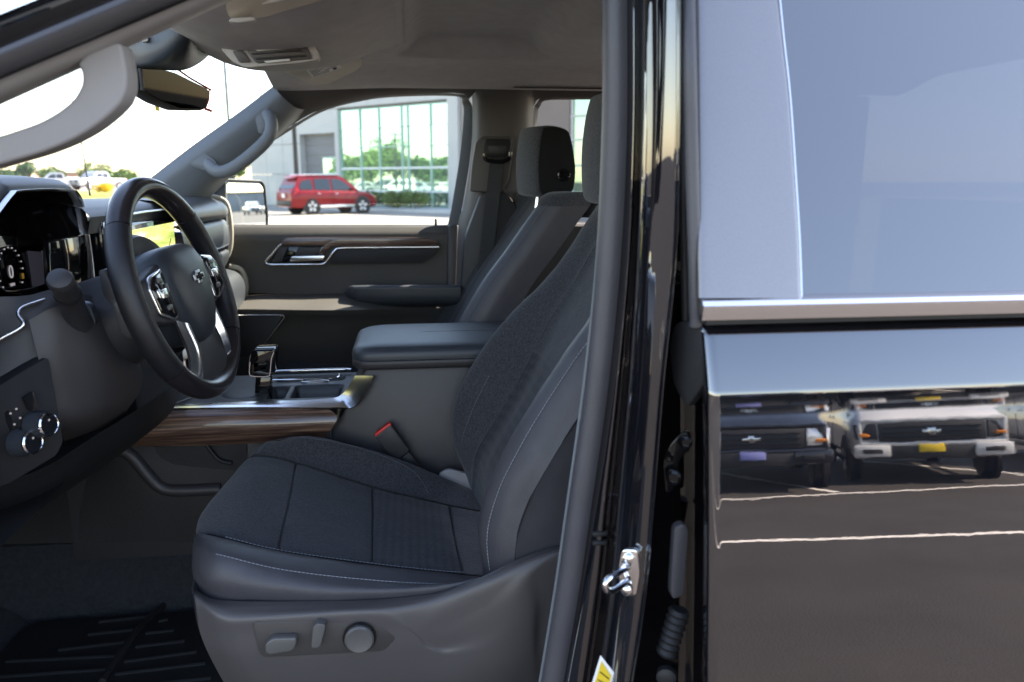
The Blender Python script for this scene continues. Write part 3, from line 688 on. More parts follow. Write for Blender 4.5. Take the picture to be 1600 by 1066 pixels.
# seat base side cover
VT = [(303, 925), (335, 938), (400, 941), (560, 938), (650, 930), (700, 920), (760, 896), (800, 876), (840, 860), (880, 852), (905, 850)]
VC = [(318, 958), (345, 968), (400, 966), (560, 957), (610, 958), (640, 968), (662, 990), (680, 1012), (700, 1000), (800, 985), (905, 980)]
M['switch_panel'] = pm('switch_panel_plastic', (0.045, 0.040, 0.038), 0.5, bs=800, bd=.0002, var=.08, vs=6)
base = [[P(306, 922, .40), P(335, 936, .37), P(400, 940, .352), P(560, 938, .348), P(650, 931, .348), P(700, 922, .348), P(760, 898, .352), P(800, 878, .356), P(840, 862, .36), P(880, 852, .365), P(930, 850, .37)],
        [P(303, 928, .37), P(336, 946, .345), P(400, 951, .336), P(560, 946, .333), P(650, 940, .333), P(700, 932, .332), P(760, 912, .333), P(800, 893, .335), P(840, 874, .338), P(880, 862, .34), P(930, 860, .345)],
        [P(306, 945, .355), P(345, 966, .328), P(400, 966, .322), P(560, 957, .32), P(615, 960, .32), P(652, 984, .322), P(690, 985, .326), P(760, 950, .328), P(815, 915, .328), P(850, 900, .334), P(930, 900, .345)],
        [P(312, 985, .35), P(352, 995, .328), P(400, 990, .322), P(560, 985, .32), P(640, 990, .32), P(668, 1008, .324), P(700, 1010, .328), P(770, 985, .326), P(825, 955, .326), P(855, 940, .336), P(930, 940, .345)],
        [P(325, 1020, .352), P(362, 1030, .332), P(410, 1030, .324), P(560, 1025, .322), P(640, 1022, .322), P(675, 1022, .324), P(710, 1025, .326), P(780, 1015, .326), P(828, 1000, .33), P(852, 985, .34), P(930, 990, .345)],
        [P(352, 1070, .37), P(385, 1075, .35), P(430, 1078, .338), P(560, 1076, .334), P(640, 1072, .332), P(690, 1068, .332), P(730, 1062, .332), P(790, 1050, .332), P(830, 1038, .338), P(855, 1030, .345), P(930, 1030, .35)],
        [P(380, 1110, .40), P(410, 1115, .38), P(450, 1118, .36), P(560, 1118, .355), P(640, 1114, .352), P(690, 1110, .352), P(730, 1105, .352), P(790, 1095, .352), P(835, 1080, .355), P(860, 1070, .36), P(930, 1070, .36)]]
surf('side_cover', base, M['plastic_lt'], DS, nu=110, nv=60, ang=60)
fc = [[V((p.x + .0, p.y, p.z)) for p in (base[k][0] for k in range(7))], [V((p.x - .01, p.y + .05, p.z)) for p in (base[k][0] for k in range(7))], [V((p.x + .01, .62, p.z)) for p in (base[k][0] for k in range(7))], [V((p.x + .02, .86, p.z)) for p in (base[k][0] for k in range(7))]]
surf('base_front_cover', fc, M['plastic'], DS, nu=20, nv=16)
sw = prism('switch_panel', PL(.3195, [(394, 976), (400, 972), (590, 972), (621, 996), (600, 1018), (412, 1028), (404, 1020)]), (0, .012, 0), M['switch_panel'], DS, bevel=.0015, rnd=.008)
def knob(name, L, Y, dy, mat, parent, b=.003, rnd=.01): return prism(name, PL(Y, L), (0, dy, 0), mat, parent, bevel=b, seg=3, rnd=rnd)
M['button'] = pm('switch_button', (0.10, 0.095, 0.09), 0.32, bs=800, bd=.0001)
knob('slide_switch', [(413, 1008), (425, 998), (462, 997), (464, 1003), (459, 1018), (415, 1025)], .306, .014, M['button'], sw, .004)
knob('recline_switch', [(489, 980), (495, 975), (508, 976), (508, 984), (500, 1012), (488, 1014), (486, 1008)], .304, .016, M['button'], sw, .004)
kc = P(562, 995, .318)
lathe('lumbar_ring', [(.0235, -.001), (.0235, -.003), (.021, -.003), (.021, -.001)], kc, (0, 1, 0), M['gloss'], sw, n=36)
lathe('lumbar_switch', [(.020, .004), (.0205, -.008), (.018, -.0105), (.010, -.0085), (.0001, -.008)], kc, (0, 1, 0), M['button'], sw, n=36)
# recliner cover and pale foot trim beside the tunnel
pp('seat_hinge_cover', [(684, 742), (700, 733), (738, 742), (742, 770), (700, 775)], .86, .012, M['pillar'], DS, bevel=.004, rnd=.01)
# buckle
BU = root('seat_belt_buckle', 'black seat belt buckle with red release edge beside driver seat', 'seat belt buckle', P(640, 735, .88))
bo = pp('buckle_body', [(586, 683), (611, 664), (640, 705), (618, 722)], .868, .02, M['plastic'], BU, bevel=.003, rnd=.006)
pp('release_button', [(585, 679), (609, 661), (613, 667), (588, 685)], .870, .016, M['red'], BU, bevel=.0015)
pp('buckle_stalk', [(620, 721), (639, 706), (656, 728), (640, 742)], .873, .012, M['rubber'], BU, bevel=.003)

# ================================================================== PASSENGER SEAT
PS = root('captain_chair', 'dark cloth passenger seat with black sided headrest beyond the console', 'car seat', (0.2, 1.44, 0.6))
zs = [.95, 1.05, 1.15, 1.25, 1.33, 1.40, 1.44]
def pcol(Y, xs_): return [V((x, Y, z)) for x, z in zip(xs_, zs)]
pf = [.045, .075, .125, .185, .245, .295, .325]
PB = [pcol(1.195, [x + .115 for x in pf]), pcol(1.175, [x + .05 for x in pf]), pcol(1.19, [x + .004 for x in pf]), pcol(1.225, [x - .012 for x in pf]), pcol(1.285, [x + .028 for x in pf]), pcol(1.44, [x + .038 for x in pf]), pcol(1.595, [x + .028 for x in pf]), pcol(1.655, [x - .012 for x in pf]), pcol(1.69, [x + .03 for x in pf])]
surf('backrest_side', PB, M['vinyl'], PS, 0, 6, 40, 0, 2.0, 16)
surf('backrest_near_bolster', PB, M['vinyl'], PS, 0, 6, 40, 2.0, 4, 16, pillow=(-.003, .006, 't'))
surf('backrest_centre', PB, M['fabric'], PS, 0, 6, 40, 4, 6, 20, pillow=(-.003, .006, 'bt'))
surf('backrest_far_bolster', PB, M['fabric'], PS, 0, 6, 40, 6, 8, 16, pillow=(-.003, .006, 'b'))
tl = [r[6] for r in PB]
tt = [[V((p.x + dx, 1.44 + (p.y - 1.44) * k, p.z + dz)) for p in tl] for dx, dz, k in ((0, 0, 1), (.012, .022, .95), (.05, .034, .88), (.10, .02, .86), (.115, -.03, .86))]
surf('backrest_crown', tt, M['fabric'], PS, nu=34, nv=16)
pc = [[V((x, y, z)) for x, z in ((-.40, .84), (-.42, .91), (-.38, .955 + dz), (-.25, .945 + dz), (-.05, .92 + dz), (.08, .91 + dz))] for y, dz in ((1.185, -.06), (1.19, .0), (1.24, .015), (1.30, -.01), (1.44, -.012), (1.58, -.01), (1.64, .015), (1.69, -.02))]
surf('seat_cushion', pc, M['fabric'], PS, nu=30, nv=30)
stitches('stitching', [p + V((-.001, -.002, 0)) for p in scurve(PB, 2.0, 0.5, 6, 60)], M['dim_thread'], PS, lift=(0, 0, 0))
sh = headrest(PS, 0, 1.44, 0, M['fabric'], M['cheek'])
lathe('headrest_button', [(.0165, 0), (.0165, .003), (.013, .004), (.0001, .0035)], P(881, 274, 1.306), (0, -1, 0), M['gloss'], sh, n=24)

# ================================================================== STEERING WHEEL
SC = V((-.3725, .62, 1.328)); WU = V((-.099, 0, .354)).normalized(); WY = (Matrix.Rotation(math.radians(-5.5), 3, WU) @ V((0, 1, 0))).normalized(); WN = WY.cross(WU)
SW = root('steering_wheel', 'black leather steering wheel with silver lower spoke and centre emblem', 'steering wheel', SC - WU * .2)
def wp(y, u, n=0.0): return SC + WY * y + WU * u + WN * n   # y to the far side, u up in the wheel, n towards the driver
RR = .171
ring = lambda a, r=RR: wp(math.sin(a) * r, math.cos(a) * r * .985)
M['leather2'] = pm('perforated_leather', (0.014, 0.0135, 0.016), 0.36, bs=900, bd=.0005, var=.15, vs=40)
def arc(name, a0, a1, mat, rad):
    n = 24
    path = [ring(math.radians(a0 + (a1 - a0) * k / (n - 1))) for k in range(n)]
    v, f = [], []
    m = 16
    for k, p in enumerate(path):
        a = math.radians(a0 + (a1 - a0) * k / (n - 1))
        ra = (p - SC).normalized()
        for q in range(m):
            th = 2 * math.pi * q / m
            v.append(p + ra * math.cos(th) * rad * .98 + WN * math.sin(th) * rad * 1.12)
    for k in range(n - 1):
        for q in range(m): f.append((k * m + q, k * m + (q + 1) % m, (k + 1) * m + (q + 1) % m, (k + 1) * m + q))
    f.append(tuple(range(m))); f.append(tuple((n - 1) * m + q for q in range(m)))
    return mk(name, v, f, mat, SW, ang=50)
for a0, a1, m_, r_ in ((-48, 48, M['leather'], .0165), (48.6, 128, M['leather2'], .0170), (128.6, 231.4, M['leather'], .0165), (232, 311.4, M['leather2'], .0170)):
    arc('rim_section', a0, a1, m_, r_)
# hub (airbag cover): lofted shield
def hubrow(s, n): return [wp(y * s, .0 + u * s, n) for y, u in hub_o]
hub_o = curve2([(0, .072), (.05, .07), (.078, .055), (.086, .02), (.078, -.03), (.055, -.07), (.03, -.088), (0, -.092), (-.03, -.088), (-.055, -.07), (-.078, -.03), (-.086, .02), (-.078, .055), (-.05, .07), (0, .072)], 48)
gridmesh('airbag_cover', [hubrow(.97, -.035), hubrow(1.0, -.01), hubrow(.985, .008), hubrow(.93, .018), hubrow(.75, .026), hubrow(.5, .031), hubrow(.25, .033), hubrow(.01, .034)], M['dash'], SW, ang=60)
hs = curve2([(0, -.004), (.03, -.012), (.05, -.035), (.046, -.06), (.03, -.078), (0, -.083), (-.03, -.078), (-.046, -.06), (-.05, -.035), (-.03, -.012), (0, -.004)], 40)
def hubn(y, u):
    s = max(.02, math.hypot(y / .086, u / .085)); return .0345 - .0165 * min(1, s) ** 2.6
M['emblem'] = pm('emblem_silver', (.62, .63, .65), .3, metal=.3)
# emblem: bow-tie cross
em = [(-.021, -.0045), (-.021, .0045), (-.0085, .0045), (-.0065, .0105), (.0095, .0105), (.0085, .0045), (.021, .0045), (.0225, -.0045), (.0085, -.0045), (.0065, -.0105), (-.0095, -.0105), (-.0085, -.0045)]
prism('emblem', [wp(y, u + .012, .0345) for y, u in em], WN * .0025, M['emblem'], SW, bevel=.0008)
prism('emblem_field', [wp(y * .72, u * .6 + .012, .0372) for y, u in em], WN * .0003, M['gloss'], SW)
# side spokes with switch pods
for s in (-1, 1):
    spk = prism('spoke', [wp(s * y, u, -.012) for y, u in ((.07, .052), (.135, .036), (.168, .03), (.17, -.028), (.135, -.036), (.075, -.045))], WN * .026, M['plastic'], SW, bevel=.006, seg=3)
    pod = prism('switch_pod', [wp(s * y, u, .0135) for y, u in ((.086, .040), (.128, .033), (.142, .02), (.138, -.018), (.10, -.034), (.084, -.03))], WN * .006, M['gloss'], SW, bevel=.0025, rnd=.006)
    prism('pod_trim', roundpoly([wp(s * y, u, .0138) for y, u in ((.083, .043), (.13, .036), (.1455, .021), (.141, -.021), (.101, -.0375), (.081, -.033))], .006), WN * .0042, M['satin'], SW, bevel=.001)
    for y, u, w_, h_ in ((.110, .006, .012, .007), (.110, .026, .008, .004), (.093, .012, .004, .007), (.126, .008, .004, .007), (.108, -.016, .009, .004)):
        prism('wheel_button', [wp(s * (y + a * w_), u + b * h_, .0195) for a, b in ((-1, -1), (1, -1), (1, 1), (-1, 1))], WN * .0022, M['button'] if u > .01 or u < 0 else M['satin'], pod, bevel=.0008, rnd=.003)
# lower spoke: silver Y frame
for s in (-1, 1):
    surf('lower_spoke', [[wp(s * .052, -.060, .010), wp(s * .056, -.10, .012), wp(s * .066, -.135, .006), wp(s * .085, -.150, .002)],
                         [wp(s * .072, -.050, .016), wp(s * .074, -.095, .018), wp(s * .083, -.127, .012), wp(s * .098, -.140, .006)],
                         [wp(s * .086, -.038, .008), wp(s * .088, -.09, .010), wp(s * .098, -.118, .006), wp(s * .112, -.130, .000)]], M['satin'], SW, nu=20, nv=10, thick=.006)
prism('lower_spoke_infill', [wp(y, u, -.004) for y, u in ((-.055, -.07), (.055, -.07), (.07, -.135), (.04, -.155), (-.04, -.155), (-.07, -.135))], WN * .012, M['plastic'], SW, bevel=.004)
# column shroud
CO = root('steering_column', 'dark plastic steering column shroud with turn stalk and shift paddle', 'steering column', (-.5, .62, 1.2))
def col_sec(t, ry, rz, dz=0): return [SC - WN * t + V((0, math.cos(a) * ry, math.sin(a) * rz + dz)) for a in rng(0, 2 * math.pi, 29)]
gridmesh('shroud', [col_sec(.035, .058, .06, -.008), col_sec(.045, .085, .078, -.012), col_sec(.07, .092, .082, -.018), col_sec(.12, .09, .082, -.024), col_sec(.2, .085, .085, -.03)], M['plastic'], CO, ang=60)
lathe('clock_spring_ring', [(.098, -.01), (.104, .0), (.098, .01), (.08, .012)], SC - WN * .045, WN, M['plastic'], CO, n=36)
# rotary end stalk
K0, K1, K2 = P(122, 505, .50), P(112, 470, .455), P(95, 440, .40)
lathe_ax = (K2 - K0).normalized()
tube('turn_stalk', [K0, K0.lerp(K1, .5), K1, K1.lerp(K2, .55), K2], [.020, .0165, .0155, .0165, .0160], M['plastic'], CO, n=18)
lathe('stalk_tip', [(.0162, -.004), (.0166, .004), (.0145, .0095), (.008, .0125), (.0001, .013)], K2, lathe_ax, M['plastic'], CO, n=24)
lathe('stalk_collar', [(.0175, -.004), (.0178, .003), (.0165, .006)], K1.lerp(K2, .4), lathe_ax, M['rubber'], CO, n=24)
prism('paddle', PL(.50, [(153, 424), (163, 420), (176, 450), (188, 480), (180, 486), (160, 460)]), (0, .02, 0), M['plastic'], CO, bevel=.004, rnd=.006)
pb = prism('paddle_pod', PL(.47, [(172, 470), (186, 464), (206, 500), (218, 520), (208, 532), (188, 522)]), (0, .03, 0), M['plastic'], CO, bevel=.006, rnd=.01)
for L in ([(177, 474), (185, 470), (193, 486), (186, 491)], [(188, 493), (195, 489), (204, 506), (196, 511)]):
    prism('range_button', PL(.467, L), (0, .006, 0), M['button'], pb, bevel=.0015, rnd=.004)
pp('stalk_boot_panel', [(84, 480), (100, 470), (140, 474), (152, 508), (104, 528), (90, 512)], .515, .02, M['dash'], CO, bevel=.004, rnd=.01)

# ================================================================== DASHBOARD
DB = root('dashboard', 'dark dashboard with hooded instrument pod, air vent and centre touch screen', 'dashboard', (-.75, .95, 1.0))
DT = [(-1.22, 1.38), (-1.05, 1.425), (-.85, 1.45), (-.78, 1.456), (-.70, 1.458), (-.62, 1.456), (-.58, 1.446), (-.568, 1.43), (-.575, 1.40)]
gridmesh('dash_top', [[V((x, y, z + .006 * math.sin(y * 2.1))) for y in rng(.18, .832, 14)] for x, z in DT[:4]], M['dash'], DB)
gridmesh('dash_top', [[V((x, y, z + .006 * math.sin(y * 2.1))) for y in rng(.80, 1.74, 20)] for x, z in DT], M['dash'], DB)
gridmesh('dash_top', [[V((x, y, z + .006 * math.sin(y * 2.1) - .02)) for y in rng(.18, .39, 6)] for x, z in DT[3:]], M['dash'], DB)
# passenger side rolls
def roll(name, sec, y0, y1, mat, n=16, endr=.03):
    rows = []
    for k, y in enumerate(rng(y0, y1, n)):
        d = (y1 - y) / endr
        q = 0 if d >= 1 else (1 - d) ** 2
        rows.append([V((x - .05 * q, y, z)) for x, z in curve2(sec, 20)])
    cx = sum(x for x, z in sec) / len(sec) - .05; cz = sum(z for x, z in sec) / len(sec)
    rows.append([V((r.x * .3 + cx * .7, y1 + .004, r.z * .4 + cz * .6)) for r in rows[-1]])
    return gridmesh(name, rows, mat, DB, ang=60)
roll('upper_pad', [(-.66, 1.455), (-.60, 1.458), (-.55, 1.448), (-.527, 1.43), (-.522, 1.41), (-.535, 1.395), (-.57, 1.39)], 1.19, 1.70, M['dash'])
roll('middle_pad', [(-.57, 1.393), (-.532, 1.390), (-.522, 1.36), (-.522, 1.325), (-.53, 1.312), (-.57, 1.31)], 1.20, 1.69, M['dash'])
roll('lower_pad', [(-.58, 1.308), (-.528, 1.305), (-.525, 1.28), (-.55, 1.245), (-.60, 1.23)], 1.20, 1.68, M['dash'])
tube('accent_line', curve([V((-.521, 1.24, 1.319)), V((-.5195, 1.45, 1.319)), V((-.5205, 1.62, 1.319)), V((-.529, 1.675, 1.322))], 20), .0017, M['chrome'], DB, n=6)
roll('glove_box', [(-.62, 1.25), (-.53, 1.245), (-.495, 1.22), (-.488, 1.17), (-.50, 1.12), (-.56, 1.07), (-.65, 1.05)], 1.18, 1.70, M['dash'])
M['painted_sun_edge'] = pm('dash_painted_sun_edge', (0.42, 0.39, 0.32), .6, bs=500, bd=.0002)  # cream colour painted in for sunlight on the dash's far edges
tube('painted_sun_edge', curve([V((-.60, 1.705, 1.46)), V((-.555, 1.712, 1.452)), V((-.533, 1.716, 1.43)), V((-.528, 1.718, 1.36)), V((-.535, 1.715, 1.30)), V((-.56, 1.71, 1.25))], 24), .006, M['painted_sun_edge'], DB, n=8)
tube('lower_painted_sun_edge', curve([V((-.54, 1.71, 1.252)), V((-.505, 1.716, 1.235)), V((-.497, 1.718, 1.18)), V((-.52, 1.712, 1.11))], 20), .007, M['painted_sun_edge'], DB, n=8)
# instrument pod
hood_o = [(.385, 1.30), (.392, 1.36), (.45, 1.415), (.53, 1.46), (.578, 1.485), (.60, 1.490), (.70, 1.4915), (.79, 1.4895), (.815, 1.484), (.832, 1.466), (.843, 1.42), (.848, 1.36), (.845, 1.29)]
def hsec(x, s, dz): return [V((x, .607 + (y - .607) * s, 1.38 + (z - 1.38) * s + dz)) for y, z in curve2(hood_o, 48)]
gridmesh('pod_hood', [hsec(-.95, .98, -.02), hsec(-.78, 1.02, .016), hsec(-.66, 1.02, .016), hsec(-.615, 1.01, .012), hsec(-.598, .99, .004), hsec(-.597, .965, 0)], M['dash'], DB, ang=60)
gridmesh('pod_trim', [hsec(-.595, .972, 0), hsec(-.586, .966, 0), hsec(-.588, .945, -.001), hsec(-.60, .935, -.002)], M['satin'], DB, ang=60)
gridmesh('pod_inner', [hsec(-.60, .937, -.002), hsec(-.64, .90, -.006), hsec(-.70, .80, -.014)], M['gloss'], DB, ang=60)
cl = prism('cluster_panel', [V((-.69, y, z)) for y, z in ((.40, 1.25), (.40, 1.38), (.47, 1.44), (.76, 1.45), (.80, 1.40), (.80, 1.25))], (-.02, 0, 0), M['gloss'], DB)
def screen_mat(name, mode):
    m = bpy.data.materials.new(name); m.use_nodes = True; t = m.node_tree; b = t.nodes['Principled BSDF']
    b.inputs['Base Color'].default_value = (.01, .01, .012, 1); b.inputs['Roughness'].default_value = .12
    tc = t.nodes.new('ShaderNodeTexCoord'); n = t.nodes.new('ShaderNodeTexNoise'); r = t.nodes.new('ShaderNodeValToRGB')
    mp = t.nodes.new('ShaderNodeMapping'); t.links.new(tc.outputs['Object'], mp.inputs[0]); t.links.new(mp.outputs[0], n.inputs['Vector']); t.links.new(n.outputs[0], r.inputs[0])
    e = r.color_ramp
    if mode == 'map':
        mp.inputs['Rotation'].default_value = (.55, 0, 0); mp.inputs['Scale'].default_value = (1, 3, 26); n.inputs['Scale'].default_value = 1.6; n.inputs['Detail'].default_value = 3
        e.elements[0].position = .35; e.elements[0].color = (.13, .2, .045, 1); e.elements[1].position = .66; e.elements[1].color = (.42, .40, .25, 1)
        k = e.elements.new(.5); k.color = (.25, .31, .10, 1)
        b.inputs['Emission Strength'].default_value = 0.75
    else:
        n.inputs['Scale'].default_value = 60; e.elements[0].position = .5; e.elements[0].color = (.002, .003, .006, 1); e.elements[1].position = .8; e.elements[1].color = (.06, .06, .075, 1)
        b.inputs['Emission Strength'].default_value = .5
    t.links.new(r.outputs[0], b.inputs['Emission Color'])
    return m
XC = -.645
disp = prism('cluster_display', [PX(u, v, XC) for u, v in ((-80, 372), (16, 368), (44, 372), (68, 392), (78, 446), (66, 464), (12, 458), (-4, 448), (-80, 452))], (-.012, 0, 0), M['gloss'], DB, bevel=.002)
M['print_dim'] = pm('dial_print', (.1, .1, .1), .5, emit=(.55, .58, .68), es=.10)
M['print_blue'] = pm('display_panel', (.02, .02, .025), .3, emit=(.03, .033, .05), es=.12)
M['print_amber'] = pm('amber_print', (.2, .12, .02), .5, emit=(.8, .5, .05), es=.03)
DC = PX(16, 424, XC) + V((.0008, 0, 0))
for k in range(15):
    a = math.radians(215 - k * 250 / 14); r0, r1 = .036, .041
    box('dial_tick', DC + V((.0006, math.cos(a) * -.0385, math.sin(a) * .0385)), (.001, .0024 if k % 2 else .004, .0024), M['print_dim'], disp, smooth=False)
text('dial_numeral', '0', DC + V((.0004, .0, -.002)), .03, (0, 1, 0), (0, 0, 1), M['print_dim'], disp)
text('dial_unit', 'MPH', DC + V((.0004, .0, -.022)), .007, (0, 1, 0), (0, 0, 1), M['print_dim'], disp)
box('fuel_lamp', DC + V((.0006, .036, -.012)), (.001, .006, .009), M['print_amber'], disp)
prism('side_readout', [PX(u, v, XC) + V((.0006, 0, 0)) for u, v in ((42, 392), (66, 394), (75, 444), (50, 448))], (.0008, 0, 0), M['print_blue'], disp)
prism('pod_pillar', [PX(u, v, -.628) for u, v in ((69, 392), (75, 391), (85, 434), (79, 437))], (-.006, 0, 0), M['pillar'], DB, bevel=.001)
tube('display_trim', curve([PX(u, v, -.636) for u, v in ((-70, 456), (-6, 448), (10, 455), (30, 454), (52, 450), (90, 438))], 24), .0012, M['satin'], DB, n=6)
# gloss panel right of the display
prism('pod_side_panel', [V((-.60, .705, 1.40)), V((-.588, .838, 1.405)), V((-.59, .84, 1.295)), V((-.605, .70, 1.29))], (-.012, 0, 0), M['gloss'], DB, bevel=.002)
# vent
vr = prism('vent_housing', [V((-.57, y, z)) for y, z in ((.850, 1.335), (.850, 1.425), (.912, 1.43), (.912, 1.335))], (-.03, 0, 0), M['gloss'], DB, bevel=.003)
for k in range(5):
    box('vent_slat', (-.567, .881, 1.350 + .0165 * k), (.012, .054, .0028), M['plastic'], vr, bevel=.0008, rot=Matrix.Rotation(.35, 3, 'Y'))
box('vent_tab', (-.5595, .882, 1.367), (.006, .02, .007), M['chrome'], vr, bevel=.002)
for y in (.854, .909):
    box('vent_rib', (-.5665, y, 1.38), (.004, .003, .09), M['satin'], vr, bevel=.001)
# centre display
box('display_housing', (-.565, 1.065, 1.355), (.03, .345, .125), M['gloss'], DB, bevel=.006)
sc = prism('touch_screen', [V((-.5495, y, z)) for y, z in ((.905, 1.306), (.905, 1.404), (1.222, 1.406), (1.222, 1.306))], (.0014, 0, 0), screen_mat('touch_screen_image', 'map'), DB)
M['screen_dark'] = pm('screen_dark', (.012, .013, .015), .2)
M['screen_key'] = pm('screen_key', (.2, .2, .2), .4, emit=(.5, .48, .42), es=.7)
prism('screen_key_pad', [V((-.5478, y, z)) for y, z in ((.985, 1.368), (.985, 1.392), (1.015, 1.392), (1.015, 1.368))], (.0005, 0, 0), M['screen_key'], sc)
prism('screen_marker', roundpoly([V((-.5478, y, z)) for y, z in ((1.06, 1.307), (1.07, 1.325), (1.10, 1.328), (1.12, 1.307))], .008), (.0005, 0, 0), M['screen_dark'], sc)
tube('screen_trace', [V((-.5474, 1.12, 1.307)), V((-.5474, 1.19, 1.37))], .0009, M['screen_dark'], sc, n=5)
tube('screen_trim', [V((-.555, .88, 1.433)), V((-.553, 1.05, 1.436)), V((-.553, 1.24, 1.436))], .0028, M['satin'], DB, n=8)
box('centre_stack', (-.60, 1.06, 1.14), (.10, .34, .32), M['plastic'], DB, bevel=.02)
# lower dash, driver side
M['panel_dk'] = pm('switch_panel_dark', (.014, .014, .016), .6, bs=700, bd=.0002, var=.1, vs=6, spec=.2)
M['knee'] = pm('knee_panel_plastic', (.058, .053, .053), .5, bs=700, bd=.0002, var=.08, vs=4)
KP = [[P(45, 500, .44), P(95, 478, .47), P(150, 490, .53), P(205, 548, .62)],
      [P(60, 560, .435), P(102, 545, .46), P(160, 553, .51), P(222, 580, .61)],
      [P(76, 620, .44), P(112, 605, .465), P(165, 605, .52), P(218, 612, .62)],
      [P(92, 662, .46), P(125, 655, .485), P(165, 645, .54), P(200, 640, .64)],
      [P(100, 690, .56), P(130, 680, .58), P(165, 668, .63), P(195, 655, .72)]]
surf('knee_panel', KP, M['knee'], DB, nu=24, nv=24)
surf('lower_dash_skirt', [[P(-40, 760, .42), P(60, 735, .48), P(150, 680, .56), P(230, 630, .66), P(290, 590, .80)],
                          [P(-40, 800, .46), P(60, 775, .52), P(150, 715, .60), P(215, 680, .70), P(270, 640, .84)],
                          [P(-40, 850, .56), P(40, 810, .62), P(130, 750, .70), P(195, 705, .80), P(240, 670, .88)],
                          [P(-40, 840, .72), P(40, 800, .76), P(130, 740, .84), P(195, 700, .88), P(240, 660, .90)]], M['rubber'], DB, nu=24, nv=16)
surf('dash_under_cover', [[V((-.55, .24, 1.02)), V((-.56, .6, 1.03)), V((-.58, .95, 1.05))], [V((-.70, .24, 1.0)), V((-.70, .6, 1.01)), V((-.70, .95, 1.02))], [V((-.97, .24, 1.02)), V((-.97, .6, 1.02)), V((-.97, .95, 1.02))]], M['rubber'], DB, nu=8, nv=8)
hp = prism('headlamp_switch_panel', [P(-40, 630, .40), P(0, 602, .41), P(50, 572, .425), P(76, 558, .435), P(99, 690, .435), P(88, 712, .425), P(14, 756, .40), P(-30, 770, .39)], (-.02, .012, 0), M['panel_dk'], DB, bevel=.003, rnd=.006)
ax_k = V((.93, -.36, .12))
for u, v, Y in ((41, 690, .402), (66, 662, .414)):
    k_ = lathe('rotary_knob', [(.0195, -.004), (.019, .004), (.0165, .014), (.0162, .019)], P(u - 9, v + 2, Y), ax_k, M['dash'], hp, n=28)
for u, v, Y in ((41, 690, .402), (66, 662, .414)):
    lathe('knob_ring', [(.0162, .0185), (.0166, .0215), (.0148, .023), (.0140, .0215), (.0001, .0205)], P(u - 9, v + 2, Y), ax_k, M['chrome'], hp, n=28)
    lathe('knob_face', [(.0138, .0212), (.0138, .0219), (.0001, .0222)], P(u - 9, v + 2, Y), ax_k, M['screen_dark'], hp, n=28)
    box('knob_mark', P(u - 9, v + 2, Y) + ax_k.normalized() * .0226 + V((0, 0, .006)), (.0012, .0026, .0026), M['print_dim'], hp)
for u, v in ((14, 645), (23, 638), (44, 620), (53, 632), (20, 662), (29, 652), (45, 638)):
    box('switch_legend', P(u, v, .408 + u * .0002) + V((.004, -.004, 0)), (.002, .0022, .0022), M['print_dim'], hp)
for L in ([(-5, 652), (15, 640), (26, 668), (6, 682)], [(36, 622), (52, 612), (60, 636), (46, 644)]):
    prism('push_switch', PL(.41, L), (-.004, .004, 0), M['screen_dark'], hp, bevel=.001, rnd=.003)
tube('dash_trim', curve([P(-30, 548, .42), P(0, 530, .425), P(36, 509, .435), P(29, 492, .44), P(35, 481, .45), P(60, 472, .47), P(86, 463, .50)], 30), .0030, M['satin'], DB, n=8)
surf('dash_lower_face', [[P(-40, 465, .44), P(40, 462, .47), P(95, 452, .51), P(170, 470, .60), P(230, 480, .72)], [P(-40, 520, .44), P(45, 500, .455), P(100, 480, .49), P(165, 490, .58), P(230, 520, .72)], [P(-40, 640, .41), P(40, 575, .44), P(90, 540, .47), P(170, 540, .58), P(235, 560, .74)]], M['plastic'], DB, nu=24, nv=14)
box('dash_light_block', (-.87, .95, 1.22), (.30, 1.46, .36), M['rubber'], DB)  # unseen block added inside the dash to stop light coming through

# ================================================================== CENTRE CONSOLE
CC = root('center_console', 'dark center console with padded armrest lid, wood trim and chrome edge', 'console', (-.1, 1.03, .6))
prism('console_body', [V((-.178, .905, .62)), V((-.178, .905, .985)), V((-.152, .905, 1.02)), V((-.10, .905, 1.118)), V((.42, .905, 1.118)), V((.42, .905, .62))], (0, .25, 0), M['console'], CC, bevel=.01)
prism('console_front_body', [V((-.72, .912, .70)), V((-.72, .912, .985)), V((-.17, .912, .985)), V((-.17, .912, .70))], (0, .235, 0), M['plastic'], CC, bevel=.008)
# lid
lo = roundpoly([(-.128, .888, 0), (.40, .888, 0), (.40, 1.175, 0), (-.128, 1.175, 0)], [.045, .02, .02, .075], 8)
lidc = sum((V(p) for p in lo), V((0, 0, 0))) / len(lo)
def lrow(s, z, dx=0): return [V((lidc.x + (p.x - lidc.x) * (1 - (1 - s) * .55), lidc.y + (p.y - lidc.y) * s, z)) for p in lo + [lo[0]]]
gridmesh('lid_base', [lrow(.9, 1.1165), lrow(.975, 1.1165), lrow(1.0, 1.121), lrow(1.003, 1.130), lrow(.998, 1.1345), lrow(.985, 1.1355)], M['console'], CC, ang=60)
ld = gridmesh('armrest_lid', [lrow(.985, 1.1360), lrow(1.0, 1.1365), lrow(1.004, 1.143), lrow(.995, 1.151), lrow(.965, 1.158), lrow(.9, 1.1625), lrow(.7, 1.166), lrow(.4, 1.1675), lrow(.01, 1.168)], M['dash'], CC, ang=60)
for fy in (.80, -.55):
    pass
sm1 = curve([V((-.118, .925, 1.150)), V((-.10, .932, 1.158)), V((-.06, .942, 1.1625)), V((.05, .948, 1.1642)), V((.36, .952, 1.1642))], 30)
